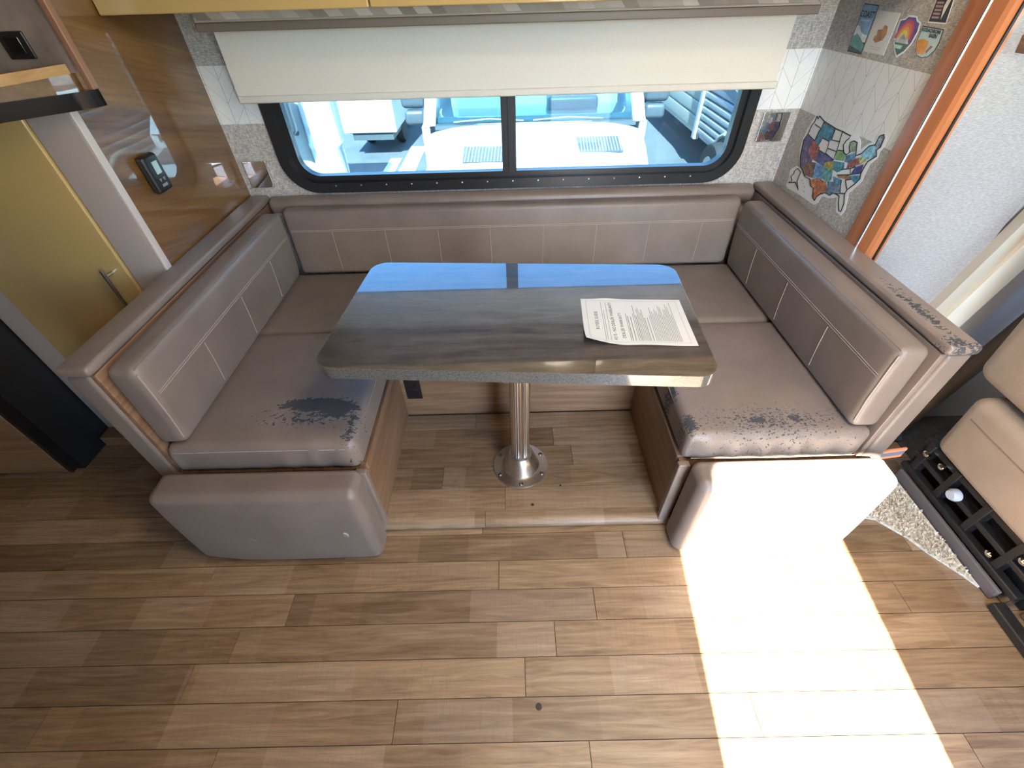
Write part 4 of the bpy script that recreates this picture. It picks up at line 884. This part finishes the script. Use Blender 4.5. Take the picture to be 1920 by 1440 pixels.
for x in (-.78, 1.22):
    for y in (3.3, 8.0):
        wh = mk('wheel', G().lathe([(.16, -.10), (.34, -.09), (.36, -.05), (.36, .05), (.34, .09), (.16, .10)], (x, y, gz+.361), 24, 'x'), M['tyre'], vn, True)
# white motorhome with rounded corner at the left, its mirror and step
mh = thing('parked_motorhome', 'white motorhome with rounded front corner outside, beyond the grey mirror', 'motorhome', (-3.2, 5.5, gz))
mk('corner_post', G().lathe([(.17, -.35), (.175, -.2), (.18, .08), (.19, .10), (.19, .13), (.18, .15), (.175, .55), (.17, 1.05)], (-2.06, 4.55, 0), 24), M['van_white'], mh, True, 50)
mk('front_body', G().rbox((-4.3, 4.42, -.45), (-2.20, 5.4, 1.0), .10, .6), M['rv_cream'], mh, True)
mk('skirt', G().box(-4.2, -2.3, 4.5, 5.3, -.80, -.44), M['rv_cream'], mh)
mm = mk('door_mirror', G().rbox((-2.42, 4.05, .30), (-2.16, 4.20, .80), .06, .12), M['mirror_grey'], mh, True)
mk('mirror_arm', G().tube([(-2.30, 4.15, .35), (-2.30, 4.44, .25)], .03, 8), M['mirror_grey'], mm, True)
for (x, y) in ((-2.5, 4.95), (-4.0, 4.95)): mk('wheel', G().lathe([(.16, -.10), (.34, -.09), (.36, -.05), (.36, .05), (.34, .09), (.16, .10)], (x, y, gz+.361), 20, 'x'), M['tyre'], mh, True)
bx = thing('box_truck', 'white box body parked behind, between motorhome and van', 'truck', (-2.4, 9, gz))
mk('box', G().rbox((-2.83, 7.55, -.50), (-1.92, 11, 1.9), .02, 1.0), M['van_white'], bx, True)
mk('frame_rail', G().box(-2.70, -2.0, 7.6, 10.9, -.62, -.5), M['mirror_grey'], bx)
for (x, y) in ((-2.66, 8.6), (-2.06, 8.6), (-2.66, 10.2), (-2.06, 10.2)): mk('wheel', G().lathe([(.12, -.08), (.26, -.07), (.28, -.04), (.28, .04), (.26, .07), (.12, .08)], (x, y, gz+.281), 20, 'x'), M['tyre'], bx, True)
for i, (x0, y0, x1, y1, w_) in enumerate(((-2.0, 6.2, -2.0, 7.5, .10), (-1.70, 6.2, -1.70, 8.2, .14), (-1.30, 6.2, -1.30, 8.6, .08))):
    d = Vector((x1-x0, y1-y0, 0)).normalized(); nrm = Vector((-d.y, d.x, 0))*w_
    one('painted_stripe', G().prism([(x0-nrm.x, y0-nrm.y), (x0+nrm.x, y0+nrm.y), (x1+nrm.x, y1+nrm.y), (x1-nrm.x, y1-nrm.y)], 'z', gz+.0005, gz+.006), M['stripe_y'],
        ['pale yellow painted stripe on asphalt nearest the motorhome', 'wide pale yellow painted stripe on asphalt below the box truck', 'narrow pale yellow painted stripe on asphalt nearest the van'][i], 'stripe', 'painted stripes on the yard')
# travel trailer on the right
tt = thing('travel_trailer', 'pale grey ribbed travel trailer with dark wheel beside the van', 'trailer', (4.2, 7, gz))
mk('body', G().rbox((2.95, 3.6, -.48), (5.3, 11.5, 2.2), .04, 1.0), M['alu_siding'], tt, True)
for i in range(16): mk('siding_rib', G().rbox((2.905, 3.7, -.40+i*.095), (2.955, 6.62, -.40+i*.095+.075), .018, 1.0), M['alu_siding'], tt, True)
for i in range(8): mk('siding_rib', G().rbox((2.925, 6.78, -.40+i*.19), (2.957, 11.4, -.40+i*.19+.165), .010, 1.5), M['rv_cream'], tt, True)
mk('corner_trim', G().rbox((2.88, 6.64, -.50), (2.96, 6.76, 2.2), .015, .6), M['van_white'], tt, True)
g = G().prism([(4.2, .30), (5.0, .10), (6.4, .32), (6.2, .40), (5.0, .22), (4.4, .40)], 'x', 2.893, 2.905); mk('graphic', g, plain('slate_graphic', (.10, .13, .17), .4), tt)
mk('wheel_arch', G().tube([(2.90, 5.45+.46*math.cos(a*math.pi/10), -.60+.44*math.sin(a*math.pi/10)) for a in range(11)], .035, 8), M['rv_cream'], tt, True)
mk('arch_panel', G().lathe([(.43, 0), (.43, .02)], (2.885, 5.45, -.60), 28, 'x'), M['mirror_grey'], tt)
for y in (5.45, 6.2):
    if y > 6: continue
    wh = mk('wheel', G().lathe([(.16, -.10), (.31, -.09), (.33, -.05), (.33, .05), (.31, .09), (.16, .10)], (2.80+.0, y, gz+.331), 24, 'x'), M['tyre'], tt, True)
    mk('rim', G().lathe([(.16, -.105), (.17, -.09), (.05, -.07)], (2.80, y, gz+.331), 20, 'x'), M['steel'], wh, True)
